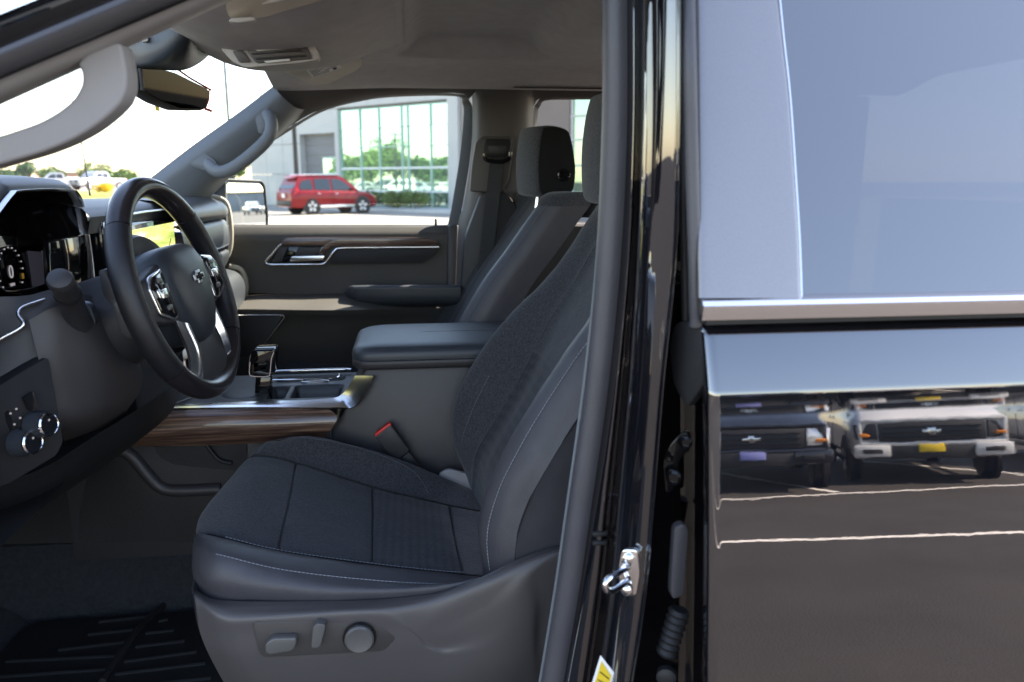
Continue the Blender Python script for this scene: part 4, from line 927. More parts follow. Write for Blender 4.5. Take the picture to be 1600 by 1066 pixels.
sm2 = curve([V((-.108, 1.115, 1.154)), V((-.085, 1.112, 1.160)), V((-.04, 1.112, 1.1633)), V((.05, 1.112, 1.1645)), V((.36, 1.112, 1.1645))], 30)
for sm_ in (sm1, sm2):
    tube('lid_seam', sm_, .0014, M['rubber'], ld, n=6)
stitches('stitching', [V((x, .8868, 1.1375)) for x in rng(-.08, .3, 40)], M['dim_thread'], CC, lift=(0, -.0005, 0))
# wood panel
WD = [[P(236, 645, .885), P(330, 642, .885), P(430, 641, .885), P(514, 641, .885)],
      [P(222, 658, .872), P(330, 654, .872), P(430, 653, .872), P(527, 652, .874)],
      [P(209, 677, .868), P(320, 673, .868), P(430, 669, .868), P(519, 667, .872)],
      [P(200, 695, .886), P(310, 694, .886), P(430, 689, .886), P(508, 682, .888)]]
surf('wood_panel', WD, M['wood'], CC, nu=40, nv=16, thick=.004)
CH = [[P(248, 635, .912), P(400, 630, .912), P(505, 626, .912), P(535, 618, .914), P(557, 588, .918)],
      [P(245, 637, .897), P(400, 634, .897), P(515, 632, .897), P(548, 622, .898), P(572, 588, .902)],
      [P(242, 641, .888), P(400, 638.5, .886), P(520, 639, .884), P(557, 634, .882), P(586, 588, .886)]]
surf('chrome_rail', CH, M['satin'], CC, nu=60, nv=12, thick=.004)
# tray deck with recesses
def dz(x, y):
    def sm(a, b, q): q = max(0, min(1, (q - a) / (b - a))); return q * q * (3 - 2 * q)
    z = 1.046 + .008 * (y - .91)
    z -= .04 * sm(-.268, -.256, x) * sm(-.158, -.172, x) * sm(.945, .957, y) * sm(1.05, 1.038, y)
    z -= .03 * sm(-.315, -.305, x) * sm(-.275, -.285, x) * sm(.945, .957, y) * sm(1.05, 1.038, y)
    z -= .03 * sm(-.32, -.305, x) * sm(-.16, -.18, x) * sm(1.085, 1.095, y) * sm(1.135, 1.125, y)
    return z
gridmesh('tray_deck', [[V((x, y, dz(x, y))) for x in rng(-.60, -.125, 96)] for y in rng(.905, 1.155, 64)], M['dash'], CC, ang=60)
tube('tray_trim', curve([V((-.345, 1.145, 1.058)), V((-.25, 1.147, 1.0585)), V((-.17, 1.147, 1.058)), V((-.148, 1.14, 1.058))], 20), .0032, M['chrome'], CC, n=8)
tube('slot_trim', curve([V((-.335, 1.086, 1.052)), V((-.25, 1.086, 1.052)), V((-.19, 1.086, 1.052)), V((-.175, 1.10, 1.052)), V((-.175, 1.125, 1.053))], 24), .0016, M['chrome'], CC, n=6)
tube('coin_slot_ring', [V((-.225 + .03 * math.cos(a), 1.072 + .008 * math.sin(a), 1.050)) for a in rng(0, 6.0, 24)], .0013, M['satin'], CC, n=6, closed=True)
lathe('shift_boot_base', [(.045, 0), (.045, .004), (.04, .006), (.03, .006)], V((-.37, 1.0, 1.043)), (0, 0, 1), M['dash'], CC, n=28)
tube('deck_line', [V((-.50, .92, 1.048)), V((-.42, 1.06, 1.049))], .0014, M['satin'], CC, n=6)
# side pocket below the wood
PK = PL(.908, [(222, 699), (386, 692), (384, 754), (262, 758), (246, 745), (226, 716)])
prism('side_pocket', PK, (0, .004, 0), M['rubber'], CC, rnd=.01)
tube('pocket_lip', curve(PL(.902, [(186, 702), (206, 712), (228, 738), (250, 760), (276, 766), (345, 764)]), 24), .0135, M['console'], CC, n=10)
tube('pocket_strap', curve(PL(.902, [(322, 694), (332, 708), (344, 720), (362, 724)]), 14), .0045, M['rubber'], CC, n=8)
surf('console_side_skirt', [[P(-60, 800, .93), P(110, 745, .92), P(190, 700, .90), P(280, 700, .915), P(400, 696, .915)], [P(-60, 830, .93), P(60, 800, .925), P(170, 760, .905), P(270, 768, .90), P(400, 770, .905)], [P(-60, 856, .92), P(20, 850, .92), P(150, 848, .91), P(260, 846, .905), P(400, 850, .905)]], M['rubber'], CC, nu=20, nv=16)
# gear selector
GS = root('gear_selector', 'gloss black gear selector lever with chrome edged knob on the console', 'gear lever', P(410, 626, 1.0))
pp('selector_neck', [(399, 588), (423, 588), (424, 610), (424, 628), (397, 628), (398, 608)], .99, .022, M['gloss'], GS, bevel=.003)
kb = pp('selector_knob', [(388, 570), (391, 552), (397, 546), (428, 545), (431, 550), (428, 584), (422, 590), (397, 591), (389, 584)], .975, .05, M['gloss'], GS, bevel=.005, rnd=.004)
tube('knob_chrome', curve(PL(.9735, [(391, 566), (390, 584), (397, 588), (418, 588), (422, 583), (424, 562), (428, 550)]), 24), .0014, M['chrome'], GS, n=6)
pp('selector_button', [(396, 568), (417, 567), (415, 580), (397, 581)], .972, .004, M['dark_mirror'], kb, bevel=.0015)
prism('selector_light', [P(403, 549, .985) + V((0, 0, .004)), P(420, 549, .985) + V((0, 0, .004)), P(420, 547, 1.0) + V((0, 0, .004)), P(403, 547, 1.0) + V((0, 0, .004))], (0, 0, .001), M['red'], kb)

# ================================================================== PASSENGER DOOR
PD = root('passenger_door', 'closed passenger door with wood trimmed panel, silver handle and clear window', 'car door', (-.2, 1.78, .6))
panel = [[P(325, 352, 1.786), P(375, 351, 1.786), P(480, 351, 1.786), P(600, 351, 1.786), P(675, 351, 1.786), P(716, 351, 1.786)],
         [P(325, 357, 1.768), P(375, 357, 1.768), P(480, 357, 1.768), P(600, 357, 1.768), P(675, 357, 1.768), P(716, 357, 1.768)],
         [P(325, 373, 1.748), P(378, 373, 1.748), P(480, 371, 1.748), P(600, 370, 1.748), P(675, 370, 1.75), P(718, 370, 1.757)],
         [P(325, 392, 1.752), P(385, 392, 1.752), P(480, 391, 1.752), P(600, 391, 1.752), P(675, 391, 1.752), P(718, 391, 1.757)],
         [P(325, 430, 1.757), P(385, 430, 1.757), P(480, 430, 1.757), P(600, 430, 1.757), P(675, 430, 1.757), P(716, 430, 1.757)],
         [P(325, 458, 1.757), P(385, 458, 1.757), P(480, 460, 1.757), P(600, 462, 1.757), P(675, 462, 1.757), P(716, 462, 1.757)]]
surf('door_panel', panel, M['door_trim'], PD, nu=50, nv=40, ang=60)
ledge = [[P(330, 470, 1.757), P(400, 461, 1.757), P(470, 460, 1.757), P(545, 459, 1.757), P(640, 460, 1.757), P(715, 460, 1.757)],
         [P(330, 474, 1.70), P(392, 466, 1.672), P(470, 465, 1.668), P(545, 464, 1.668), P(640, 466, 1.70), P(715, 466, 1.72)],
         [P(330, 490, 1.62), P(367, 481, 1.572), P(470, 482, 1.565), P(545, 482, 1.565), P(640, 480, 1.66), P(715, 480, 1.69)],
         [P(330, 496, 1.62), P(365, 489, 1.565), P(470, 489, 1.558), P(545, 489, 1.558), P(640, 488, 1.66), P(715, 488, 1.69)],
         [P(330, 520, 1.66), P(370, 518, 1.60), P(470, 520, 1.60), P(545, 520, 1.60), P(640, 520, 1.68), P(715, 520, 1.70)],
         [P(330, 650, 1.72), P(370, 650, 1.70), P(470, 650, 1.69), P(545, 650, 1.69), P(640, 650, 1.70), P(715, 650, 1.72)]]
surf('lower_door_panel', ledge, M['door_trim'], PD, nu=50, nv=30, ang=60)
prism('panel_end', PL(1.735, [(700, 352), (716, 352), (712, 470), (708, 640), (696, 640)]), (0, .06, 0), M['plastic'], PD, bevel=.006)
pp('lock_knob_mount', [(648, 372), (654, 362), (668, 354), (690, 352), (712, 354), (712, 372)], 1.756, .04, M['plastic'], PD, bevel=.006, rnd=.012)
lathe('lock_knob', [(.004, 0), (.004, .018), (.002, .022)], P(681, 353, 1.765), (0, 0, 1), M['rubber'], PD, n=10)
pp('door_wood_trim', [(436, 380), (448, 372), (532, 370.5), (664, 371.5), (684, 378), (687, 384), (600, 384.5), (517, 385), (505, 397), (499, 396), (507, 383), (437, 383)], 1.739, .014, M['wood'], PD, bevel=.003, rnd=.004)
tube('handle_bezel', curve([P(u, v, 1.736) for u, v in ((440, 382), (434, 387), (424, 399), (416, 408), (420, 413), (440, 413.5), (480, 413), (504, 412.5), (512, 406), (522, 393), (530, 388), (560, 387), (620, 386.5), (686, 386))], 70), .0036, M['chrome'], PD, n=8)
pp('handle_cup', [(436, 386), (508, 385), (505, 411), (420, 411)], 1.744, .01, M['gloss'], PD, bevel=.002)
pp('door_handle', [(455, 401), (508, 399.5), (505, 407), (452, 409)], 1.726, .014, M['satin'], PD, bevel=.003, rnd=.006)
pp('handle_backplate', [(466, 387), (502, 386), (498, 399), (460, 400)], 1.739, .006, M['plastic'], PD, bevel=.002)
pp('window_switch', [(436, 387), (450, 386), (440, 409), (424, 410)], 1.736, .01, M['plastic'], PD, bevel=.002, rnd=.003)
pp('pull_pocket', [(522, 394), (530, 389.5), (686, 388), (680, 398), (660, 411), (514, 413)], 1.740, .012, M['rubber'], PD, bevel=.004, rnd=.006)
ar = [[P(538, 456, 1.72), P(545, 448, 1.70), P(560, 446, 1.69), P(620, 446, 1.685), P(720, 446, 1.685)],
      [P(538, 456, 1.67), P(547, 448, 1.635), P(562, 446.5, 1.625), P(620, 446, 1.62), P(720, 446, 1.62)],
      [P(540, 460, 1.662), P(550, 455, 1.625), P(563, 455, 1.615), P(620, 455, 1.61), P(720, 455, 1.61)],
      [P(545, 467, 1.67), P(556, 470, 1.64), P(567, 474, 1.628), P(620, 475, 1.62), P(720, 475, 1.62)],
      [P(550, 472, 1.72), P(560, 476, 1.70), P(570, 479, 1.69), P(620, 480, 1.68), P(720, 480, 1.68)]]
surf('door_armrest', ar, M['dash'], PD, nu=36, nv=24, ang=60)
pp('speaker_grille', [(368, 494), (443, 493), (404, 550), (372, 560)], 1.552, .03, M['rubber'], PD, bevel=.002, rnd=.004)
tube('grille_trim', curve(PL(1.548, [(372, 493), (410, 492.5), (438, 492.5), (444, 495), (440, 502), (404, 548)]), 30), .0016, M['satin'], PD, n=6)
# window frame and glass
fro = PL(1.74, [(716, 352), (722, 325), (735, 245), (738.5, 180), (734, 158), (716, 146.5), (620, 147.5), (560, 154.5), (500, 171.5), (432, 212), (395, 236), (352, 270)])
fri = PL(1.765, [(700, 353), (706, 325), (719, 245), (725, 180), (723, 160), (712, 149), (620, 150), (560, 157.5), (500, 174.5), (434, 214), (397, 238), (354, 272)])
fin_ = [a + V((0, .03, 0)) for a in fri]
gridmesh('window_frame', [curve(fro, 60), curve(fri, 60), curve(fin_, 60)], M['rubber'], PD, ang=60)
gw = [P(345, 360, 1.80), P(712, 360, 1.80), P(740, 130, 1.775), P(345, 130, 1.775)]
mk('window_glass', gw, [(0, 1, 2, 3)], M['glass_green'], PD, smooth=False)
prism('outer_skin', [V((-.75, 1.90, 1.345)), V((.20, 1.90, 1.345)), V((.20, 1.96, .6)), V((-.75, 1.96, .6))], (0, -.03, 0), M['paint'], PD, bevel=.01)
# side mirror
MC = P(386, 322, 1.99); mn = V((.82, -.57, 0.02)).normalized(); mt = V((0, 0, 1)).cross(mn).normalized(); mu = mn.cross(mt)
def mp_(a, b, d): return MC + mt * a + mu * b + mn * d
so_ = [(-.098, -.11), (-.096, .075), (-.085, .09), (.075, .085), (.088, .07), (.092, -.05), (.075, -.11)]
prism('side_mirror_housing', [mp_(a, b, 0) for a, b in so_], -mn * .09, M['gloss'], PD, bevel=.012, seg=3, rnd=.02)
prism('side_mirror_glass', [mp_(a * .86 - .002, b * .87 - .003, .001) for a, b in so_], mn * .002, M['mirror'], PD, rnd=.018)
tube('side_mirror_rim', roundpoly([mp_(a * .93, b * .94, .001) for a, b in so_], .02), .0045, M['rubber'], PD, n=8, closed=True)
box('side_mirror_arm', MC + V((-.03, -.10, -.13)), (.07, .12, .045), M['gloss'], PD, bevel=.012)

# rear passenger-side door: frame, glass, inner panel
RP = root('rear_passenger_door', 'rear door on far side with tinted window behind the passenger headrest', 'car door', (.8, 1.8, .6))
ro = PL(1.745, [(828, 330), (832, 240), (834, 175), (838, 162), (850, 153), (900, 151.5), (1000, 151.5), (1200, 151.5)])
ri = PL(1.765, [(836, 330), (838, 240), (840, 180), (844, 166), (855, 156), (902, 154.5), (1000, 154.5), (1200, 154.5)])
gridmesh('window_frame', [curve(ro, 40), curve(ri, 40), [p + V((0, .03, 0)) for p in curve(ri, 40)]], M['rubber'], RP)
mk('window_glass', [P(820, 360, 1.80), P(1320, 360, 1.80), P(1320, 140, 1.77), P(820, 140, 1.77)], [(0, 1, 2, 3)], M['privacy_far'], RP, smooth=False)
box('inner_panel', (.9, 1.76, 1.0), (1.16, .06, .73), M['door_trim'], RP, bevel=.02)
box('outer_skin', (.9, 1.93, .98), (1.16, .05, .74), M['paint'], RP, bevel=.02)
box('rear_sash', (1.45, 1.78, 1.56), (.1, .05, .42), M['rubber'], RP, bevel=.01)

# ================================================================== PASSENGER SEAT BELT
SB = root('seat_belt', 'black passenger seat belt hanging from its guide on the centre pillar', 'seat belt', P(740, 500, 1.6))
wb = []
for u, v in ((777, 246), (771, 300), (764, 360), (756, 430), (746, 520)):
    wb.append([P(u - 11, v, 1.612), P(u + 11, v, 1.608)])
gridmesh('webbing', wb, M['webbing'], SB, thick=.002)
lg = pp('guide_cover', [(757, 217), (798, 217), (800, 226), (795, 246), (761, 246), (755, 232)], 1.606, .02, M['rubber'], SB, bevel=.005, rnd=.01)
tube('guide_loop', curve(PL(1.60, [(757, 240), (758, 248), (766, 252), (778, 253), (788, 252), (796, 247), (797, 238)]), 24), .006, M['gloss'], SB, n=10)
pp('guide_slot', [(763, 228), (792, 228), (790, 240), (766, 240)], 1.602, .006, M['plastic'], SB, bevel=.002, rnd=.004)

# ================================================================== OVERHEAD
OC = root('overhead_console', 'grey overhead console with reading lamps on the headliner', 'overhead console', (-.2, 1.0, 1.79))
prX = [(-.415, 0.02), (-.40, .35), (-.36, .72), (-.30, .97), (-.22, 1.0), (-.14, .86), (-.08, .5), (-.03, .12), (.0, -.05)]
prY = [(.52, -.1), (.60, .25), (.70, .70), (.80, .93), (.88, 1.0), (.96, 1.0), (1.04, .82), (1.10, .42), (1.15, -.1)]
gridmesh('console_shell', [[V((x, y, 1.79 - .012 * max(0, -x / .4) - .068 * max(-.1, a) * max(-.1, b) ** .8 if b > 0 and a > 0 else 1.80)) for x, a in curve2(prX, 40)] for y, b in curve2(prY, 40)], M['headliner'], OC, ang=70)
bz = pp('lamp_bezel', [(343, 74), (372, 70), (488, 66), (496, 78), (499, 93), (470, 98), (384, 106), (362, 96)], .77, .03, M['headliner'], OC, bevel=.004, rnd=.008)
pp('lamp_panel', [(384, 78), (480, 72), (488, 92), (400, 99)], .766, .01, M['plastic_lt'], OC, bevel=.002, rnd=.006)
M['lens'] = pm('lamp_lens', (.7, .7, .68), .25)
for L in ([(396, 76), (436, 73.5), (440, 77), (402, 80)], [(412, 95.5), (452, 92), (454, 95), (416, 98.5)], ):
    pp('lamp_lens', L, .763, .006, M['lens'], OC, bevel=.001, rnd=.002)
for L in ([(392, 83), (470, 77.5), (472, 80), (394, 85.5)], [(398, 90.5), (478, 86), (479, 88.5), (400, 93)]):
    pp('lamp_bar', L, .763, .005, M['plastic'], OC, bevel=.001)
pp('call_button', [(363, 80), (378, 77), (392, 97), (374, 98)], .766, .01, M['plastic_lt'], OC, bevel=.002, rnd=.003)
SHS = root('sensor_housing', 'dark sensor cover at the top of the windshield behind the mirror', 'sensor cover', (-.45, 1.0, 1.74))
sh_r = [[P(186, 55, .86), P(240, 30, .80), P(292, 8, .76), P(312, 30, .90), P(334, 58, 1.04)], [P(192, 96, .88), P(240, 88, .80), P(295, 66, .77), P(318, 80, .92), P(331, 78, 1.05)], [P(196, 108, .92), P(240, 108, .86), P(285, 108, .86), P(312, 98, .95), P(331, 82, 1.08)], [P(196, 104, 1.05), P(240, 106, 1.05), P(285, 106, 1.05), P(312, 96, 1.1), P(331, 80, 1.15)]]
surf('sensor_shell', sh_r, M['dash'], SHS, nu=30, nv=20)
pp('sensor_clip', [(222, 58), (231, 57), (231, 64), (222, 66)], .80, .01, M['visor'], SHS, bevel=.001)
RM = root('rearview_mirror', 'dark rearview mirror hanging from windshield with red cord behind it', 'rearview mirror', P(250, 110, .95))
def rmz(u, v, k=0.0):
    t = (u - 215) / 110; return P(u, v, .86 + .2 * t) + V((.94, -.33, 0)) * k
mo = [(214, 106), (226, 101), (270, 112), (324, 139), (328, 146), (323, 170), (315, 173), (280, 172), (248, 160), (219, 142), (214, 136)]
prism('mirror_housing', [rmz(u, v) for u, v in mo], (-.03, .012, 0), M['rubber'], RM, bevel=.004, rnd=.008)
prism('mirror_glass', [rmz(270 + (u - 270) * .93 + 2, 138 + (v - 138) * .92, .001) for u, v in mo], (.0012, -.0004, 0), M['dark_mirror'], RM, rnd=.006)
tube('mirror_stem', [P(205, 112, .98), P(225, 120, .94)], .014, M['rubber'], RM, n=12)
tube('mirror_side_band', [rmz(217, 107, .003), rmz(220, 141, .003)], .004, M['dash'], RM, n=8)
RC = root('hanging_tag', 'red cord with yellow tag end looped behind the rearview mirror', 'hanging tag', P(246, 172, 1.05))
tube('cord', curve([P(274, 106, 1.0), P(288, 116, 1.03), P(300, 124, 1.05), P(330, 141, 1.08)], 16), .0022, M['red'], RC, n=6)
tube('cord', curve([P(320, 170, 1.05), P(326, 172, 1.05), P(331, 174, 1.05)], 6), .0028, M['red'], RC, n=6)
tube('cord', curve([P(327, 138, 1.1), P(326, 155, 1.1), P(321, 170, 1.08)], 10), .0015, M['red'], RC, n=6)
pp('tag_end', [(240, 150), (246, 152), (249, 174), (243, 173)], 1.0, .002, M['yellow'], RC)
VZ = root('passenger_sun_visor', 'folded beige passenger sun visor with printed airbag warning label', 'sun visor', P(500, 100, 1.35))
vp = [P(436, 110, 1.20), P(548, 79, 1.20), P(556, 84, 1.23), P(566, 103, 1.33), P(556, 112, 1.37), P(515, 132, 1.44), P(486, 134, 1.43)]
prism('visor_body', vp, (0, .004, .014), M['visor'], VZ, bevel=.004, rnd=.012)
lb = [P(477, 105, 1.215), P(526, 91, 1.215), P(534, 103, 1.28), P(488, 119, 1.28)]
def onvis(t, s, d=.0): return lb[0].lerp(lb[1], t).lerp(lb[3].lerp(lb[2], t), s) + V((0, -.001, -.0035 - d))
vl = prism('airbag_label', [onvis(0, 0), onvis(1, 0), onvis(1, 1), onvis(0, 1)], (0, -.0003, -.001), M['label'], VZ)
for k in range(6):
    s = .14 + .14 * k
    prism('print_line', [onvis(.08, s, .0016), onvis((.9 if k < 4 else .62), s, .0016), onvis((.9 if k < 4 else .62), s + .05, .0016), onvis(.08, s + .05, .0016)], (0, 0, -.0003), M['plastic_lt'], vl)
prism('print_block', [onvis(.74, .68, .0016), onvis(.86, .68, .0016), onvis(.86, .92, .0016), onvis(.74, .92, .0016)], (0, 0, -.0003), M['rubber'], vl)
VD = root('driver_sun_visor', 'folded beige driver sun visor at the top edge above the lamps', 'sun visor', P(420, 0, .6))
vq = [P(350, -40, .50), P(354, 20, .50), P(362, 33, .52), P(414, 27, .56), P(520, -4, .56), P(520, -60, .5)]
prism('visor_body', vq, (0, .05, .012), M['visor'], VD, bevel=.004, rnd=.01)
pp('visor_label', [(409, -12), (409, 7), (445, 0), (445, -20)], .517, .002, M['label'], VD)
pp('visor_pivot', [(356, 34), (372, 36), (398, 32), (398, 26), (360, 28)], .50, .02, M['headliner'], VD, bevel=.003)

# ================================================================== FLOOR MAT
FM = root('floor_mat', 'black ridged rubber floor mat in the driver footwell', 'floor mat', (-.5, .62, .6))
prism('mat_base', roundpoly([(-.80, .30, .600), (-.22, .30, .600), (-.22, .86, .600), (-.80, .86, .600)], .05), (0, 0, .018), M['rubber'], FM, bevel=.006)
RG = [((170, 951), (262, 942)), ((155, 972), (240, 963)), ((138, 992), (220, 983)), ((92, 1016), (203, 1003)), ((10, 1034), (187, 1025)), ((-30, 1060), (170, 1046)), ((-30, 1082), (155, 1070)), ((268, 934), (310, 930)), ((248, 971), (262, 968)), ((228, 990), (272, 985)), ((212, 1011), (288, 1002)), ((195, 1034), (307, 1019)), ((180, 1054), (321, 1037)), ((165, 1078), (330, 1060))]
M['ridge'] = pm('mat_ridge', (.02, .021, .022), .35)
for a, b in RG:
    tube('mat_ridge', [PZ(a[0], a[1], .619), PZ(b[0], b[1], .619)], .0035, M['ridge'], FM, n=6)
tube('mat_divider', [PZ(272, 930, .619), PZ(215, 985, .619), PZ(160, 1066, .619)], .008, M['rubber'], FM, n=6)

# ================================================================== BUILDING BEYOND
def H(p): return V((p.x, p.y, 0))
FA, FB_ = G(704, 40.9), G(533, 46.0)
fd = (FB_ - FA).normalized()              # along the facade, to the left
fn = V((fd.y, -fd.x, 0))
if fn.dot(H(CAM) - FA) < 0: fn = -fn      # towards the camera
BD = root('dealership_building', 'pale panelled showroom building with green tinted glass front and grey bay', 'building', FA + fd * 6, rotz=0)
def fpt(s, z, d=0.0): return FA + fd * s + V((0, 0, z)) + fn * d     # s metres left of the glass corner
Lg = (FB_ - FA).length
M['panel'] = pm('metal_panel', (.44, .435, .42), .55, var=.05, vs=.6)
M['panel_b'] = pm('brown_panel', (.30, .26, .24), .6, var=.06, vs=.8)
M['bay'] = pm('bay_door_grey', (.17, .17, .175), .6, var=.05, vs=.7)
M['bglass'] = pm('curtain_glass', (.40, .60, .50), .02, metal=.85, var=.04, vs=.3)
M['mullion'] = pm('mullion_metal', (.35, .5, .45), .4, metal=.3)
M['frame_w'] = pm('white_frame', (.75, .77, .76), .5)
def fbox(name, s0, s1, z0, z1, d0, d1, mat, parent=BD, bevel=0.0):
    vs = [fpt(s, z, d) for s in (s0, s1) for z in (z0, z1) for d in (d0, d1)]
    return mk(name, vs, [(0, 1, 3, 2), (4, 6, 7, 5), (0, 4, 5, 1), (2, 3, 7, 6), (0, 2, 6, 4), (1, 5, 7, 3)], mat, parent, smooth=False, bevel=bevel)
GH = 5.45
SL = next(q / 10 for q in range(80, 260) if (lambda w: 800 + FPX * w.dot(RV) / w.dot(FV))(fpt(q / 10, 2.0) - CAM) < 416)
ZT = 6.8
#                                  # left end of the front
fbox('core_wall', -15, SL - .05, 0, ZT + .1, -12, -.45, M['panel'])
# upper cladding panels
for r, (z0, z1) in enumerate(((GH + .15, ZT),)):
    s = -.6
    while s < SL - .1:
        w = min(2.2, SL - s)
        fbox('wall_panel', s + .012, s + w - .012, z0, z1 - .02, -.44, .05, M['panel'], bevel=.01); s += w
s = Lg + .02
cols_ = [Lg + .04, Lg + .5]
bay0, bay1 = Lg + .35, Lg + 3.55
fbox('wall_panel', Lg + .02, bay0, 0, GH + .12, -.44, .05, M['panel'])
for s0, s1 in ((bay1, bay1 + 1.7), (bay1 + 1.72, bay1 + 3.4), (bay1 + 3.42, bay1 + 5.1), (bay1 + 5.12, SL)):
    if s1 > s0:
        for z0, z1 in ((0, 1.9), (1.92, 3.7), (3.72, GH + .12)):
            fbox('wall_panel', s0, s1, z0, z1, -.44, .05, M['panel'], bevel=.01)
fbox('wall_panel', bay0, bay1, 4.25, GH + .12, -.44, .05, M['panel'], bevel=.01)
for k in range(7):
    fbox('bay_door_slat', bay0 + .02, bay1 - .02, .6 * k + .01, .6 * k + .58, -.43, -.36, M['bay'])
dr = fbox('entry_frame', bay0 + .05, bay0 + 1.55, 0, 2.9, -.35, -.28, M['mullion'])
for a, b in ((.12, .52), (.58, .98), (1.04, 1.48)):
    for z0, z1 in ((.1, 1.9), (1.98, 2.8)):
        fbox('entry_pane', bay0 + a, bay0 + b, z0, z1, -.275, -.265, M['bglass'], dr)
# curtain wall: panes between mullions
sv = [0.0] + [Lg * k for k in (.165, .36, .415, .62, .80, 1.0)]
zv = [0.0, .95, 2.2, 3.35, 4.4, GH]
for i in range(len(sv) - 1):
    for j in range(len(zv) - 1):
        fbox('glass_pane', sv[i] + .03, sv[i + 1] - .03, zv[j] + .03, zv[j + 1] - .03, -.43, -.12 + .004 * ((i * 3 + j * 5) % 4), M['bglass'])
for s in sv: fbox('mullion', s - .03, s + .03, 0, GH, -.43, -.03, M['mullion'])
for j, z in enumerate(zv): fbox('transom', 0, Lg, z - (.05 if j in (1, 2) else .025), z + (.05 if j in (1, 2) else .025), -.43, -.06, M['frame_w'] if j in (1, 2) else M['mullion'])
fbox('corner_column', -.75, -.035, 0, ZT, -.43, .25, M['panel'], bevel=.02)
# rear part of the front, seen through the far rear window
fbox('brown_wall_panel', -7.3, -.78, 3.3, ZT, -.44, .02, M['panel_b'], bevel=.02)
fbox('brown_wall_panel', -5.0, -.78, 0, 3.28, -.44, .02, M['panel_b'], bevel=.02)
sv2 = [-7.4, -8.9, -9.35, -10.6, -12.0]
for i in range(len(sv2) - 1):
    for j in range(len(zv) - 1):
        fbox('glass_pane', sv2[i + 1] + .04, sv2[i] - .04, zv[j] + .04, zv[j + 1] - .04, -.43, -.12, M['bglass'])
for s in sv2: fbox('mullion', s - .05, s + .05, 0, GH, -.43, -.03, M['frame_w'])
for z in zv: fbox('transom', -12, -7.3, z - .05, z + .05, -.43, -.06, M['frame_w'])
fbox('parapet_panel', -15, -7.35, GH + .1, ZT, -.44, .02, M['panel'])
fbox('plain_wall_panel', -15, -12.1, 0, GH, -.44, .02, M['panel'])
# kerb and bed
def strip(name, s0, s1, d0, d1, h, mat):
    o = mk(name, [fpt(s, z, d) for s in (s0, s1) for z in (.0, h) for d in (d0, d1)], [(0, 1, 3, 2), (4, 6, 7, 5), (0, 4, 5, 1), (2, 3, 7, 6), (0, 2, 6, 4), (1, 5, 7, 3)], mat, None, smooth=False)
    return kind(o)
M['kerb'] = pm('kerb_concrete', (.5, .49, .47), .8, var=.08, vs=2)
strip('sidewalk', -12, 9.5, .1, 3.4, .12, M['kerb'])

# ------------------------------------------------------------------ foliage
def leafmesh(name, blobs, n, size, seed):
    rd = random.Random(seed); vs, fs = [], []
    tot = sum(b[3] * b[4] * b[5] for b in blobs)
    for bx, by, bz, rx, ry, rz in blobs:
        for _ in range(int(n * rx * ry * rz / tot)):
            while True:
                p = V((rd.uniform(-1, 1), rd.uniform(-1, 1), rd.uniform(-1, 1)))
                if .25 < p.length < 1: break
            p = p * (.65 + .35 * rd.random()) / max(.6, p.length) if rd.random() < .6 else p
            q = V((bx + p.x * rx, by + p.y * ry, bz + p.z * rz))
            a = V((rd.gauss(0, 1), rd.gauss(0, 1), rd.gauss(0, 1))).normalized(); b = a.orthogonal().normalized()
            b = Matrix.Rotation(rd.uniform(0, 6.28), 3, a) @ b; s = size * rd.uniform(.6, 1.4)
            k = len(vs); vs += [q - b * s, q + a.cross(b) * s * .5, q + b * s, q - a.cross(b) * s * .5]; fs.append((k, k + 1, k + 2, k + 3))
    me = bpy.data.meshes.new(name); me.from_pydata(vs, [], fs); return me
def leaf_mat(name, col):
    m = pm(name, col, .6, var=.45, vs=1.3)
    b = m.node_tree.nodes['Principled BSDF']
    b.inputs['Subsurface Weight'].default_value = 0
    return m
M['leaf'] = leaf_mat('leaf_green', (.10, .17, .03)); M['leaf_d'] = leaf_mat('leaf_dark', (.06, .125, .03)); M['leaf_y'] = leaf_mat('leaf_yellow', (.55, .36, .02)); M['bark'] = pm('bark', (.09, .07, .05), .9, bs=30, bd=.01)
def crownblobs(h, w, seed):
    rd = random.Random(seed); out = []
    for k in range(9):
        a = rd.uniform(0, 6.28); r = rd.uniform(.1, .32) * w; z = h * rd.uniform(.42, .86)
        s = w * rd.uniform(.18, .30); out.append((math.cos(a) * r, math.sin(a) * r, z, s, s, s * .85))
    return out
def tree(loc, h, w, label, mat, seed, group, n=2600, size=.17):
    t = root('tree', label, 'tree', loc, group)
    rd = random.Random(seed)
    tr = [V((0, 0, 0)), V((.05, .03, h * .25)), V((-.04, .05, h * .5)), V((.02, 0, h * .8))]
    tube('trunk', tr, [.03 * h, .024 * h, .016 * h, .004 * h], M['bark'], t, n=8, local=True)
    for k in range(4):
        a = k * 1.6 + rd.random(); tube('limb', [V((0, 0, h * (.3 + .08 * k))), V((math.cos(a) * w * .15, math.sin(a) * w * .15, h * (.45 + .08 * k))), V((math.cos(a) * w * .3, math.sin(a) * w * .3, h * (.55 + .08 * k)))], [.012 * h, .008 * h, .003 * h], M['bark'], t, n=6, local=True)
    link('crown', leafmesh('crown', crownblobs(h, w, seed), n, size, seed), mat, t)
    return t
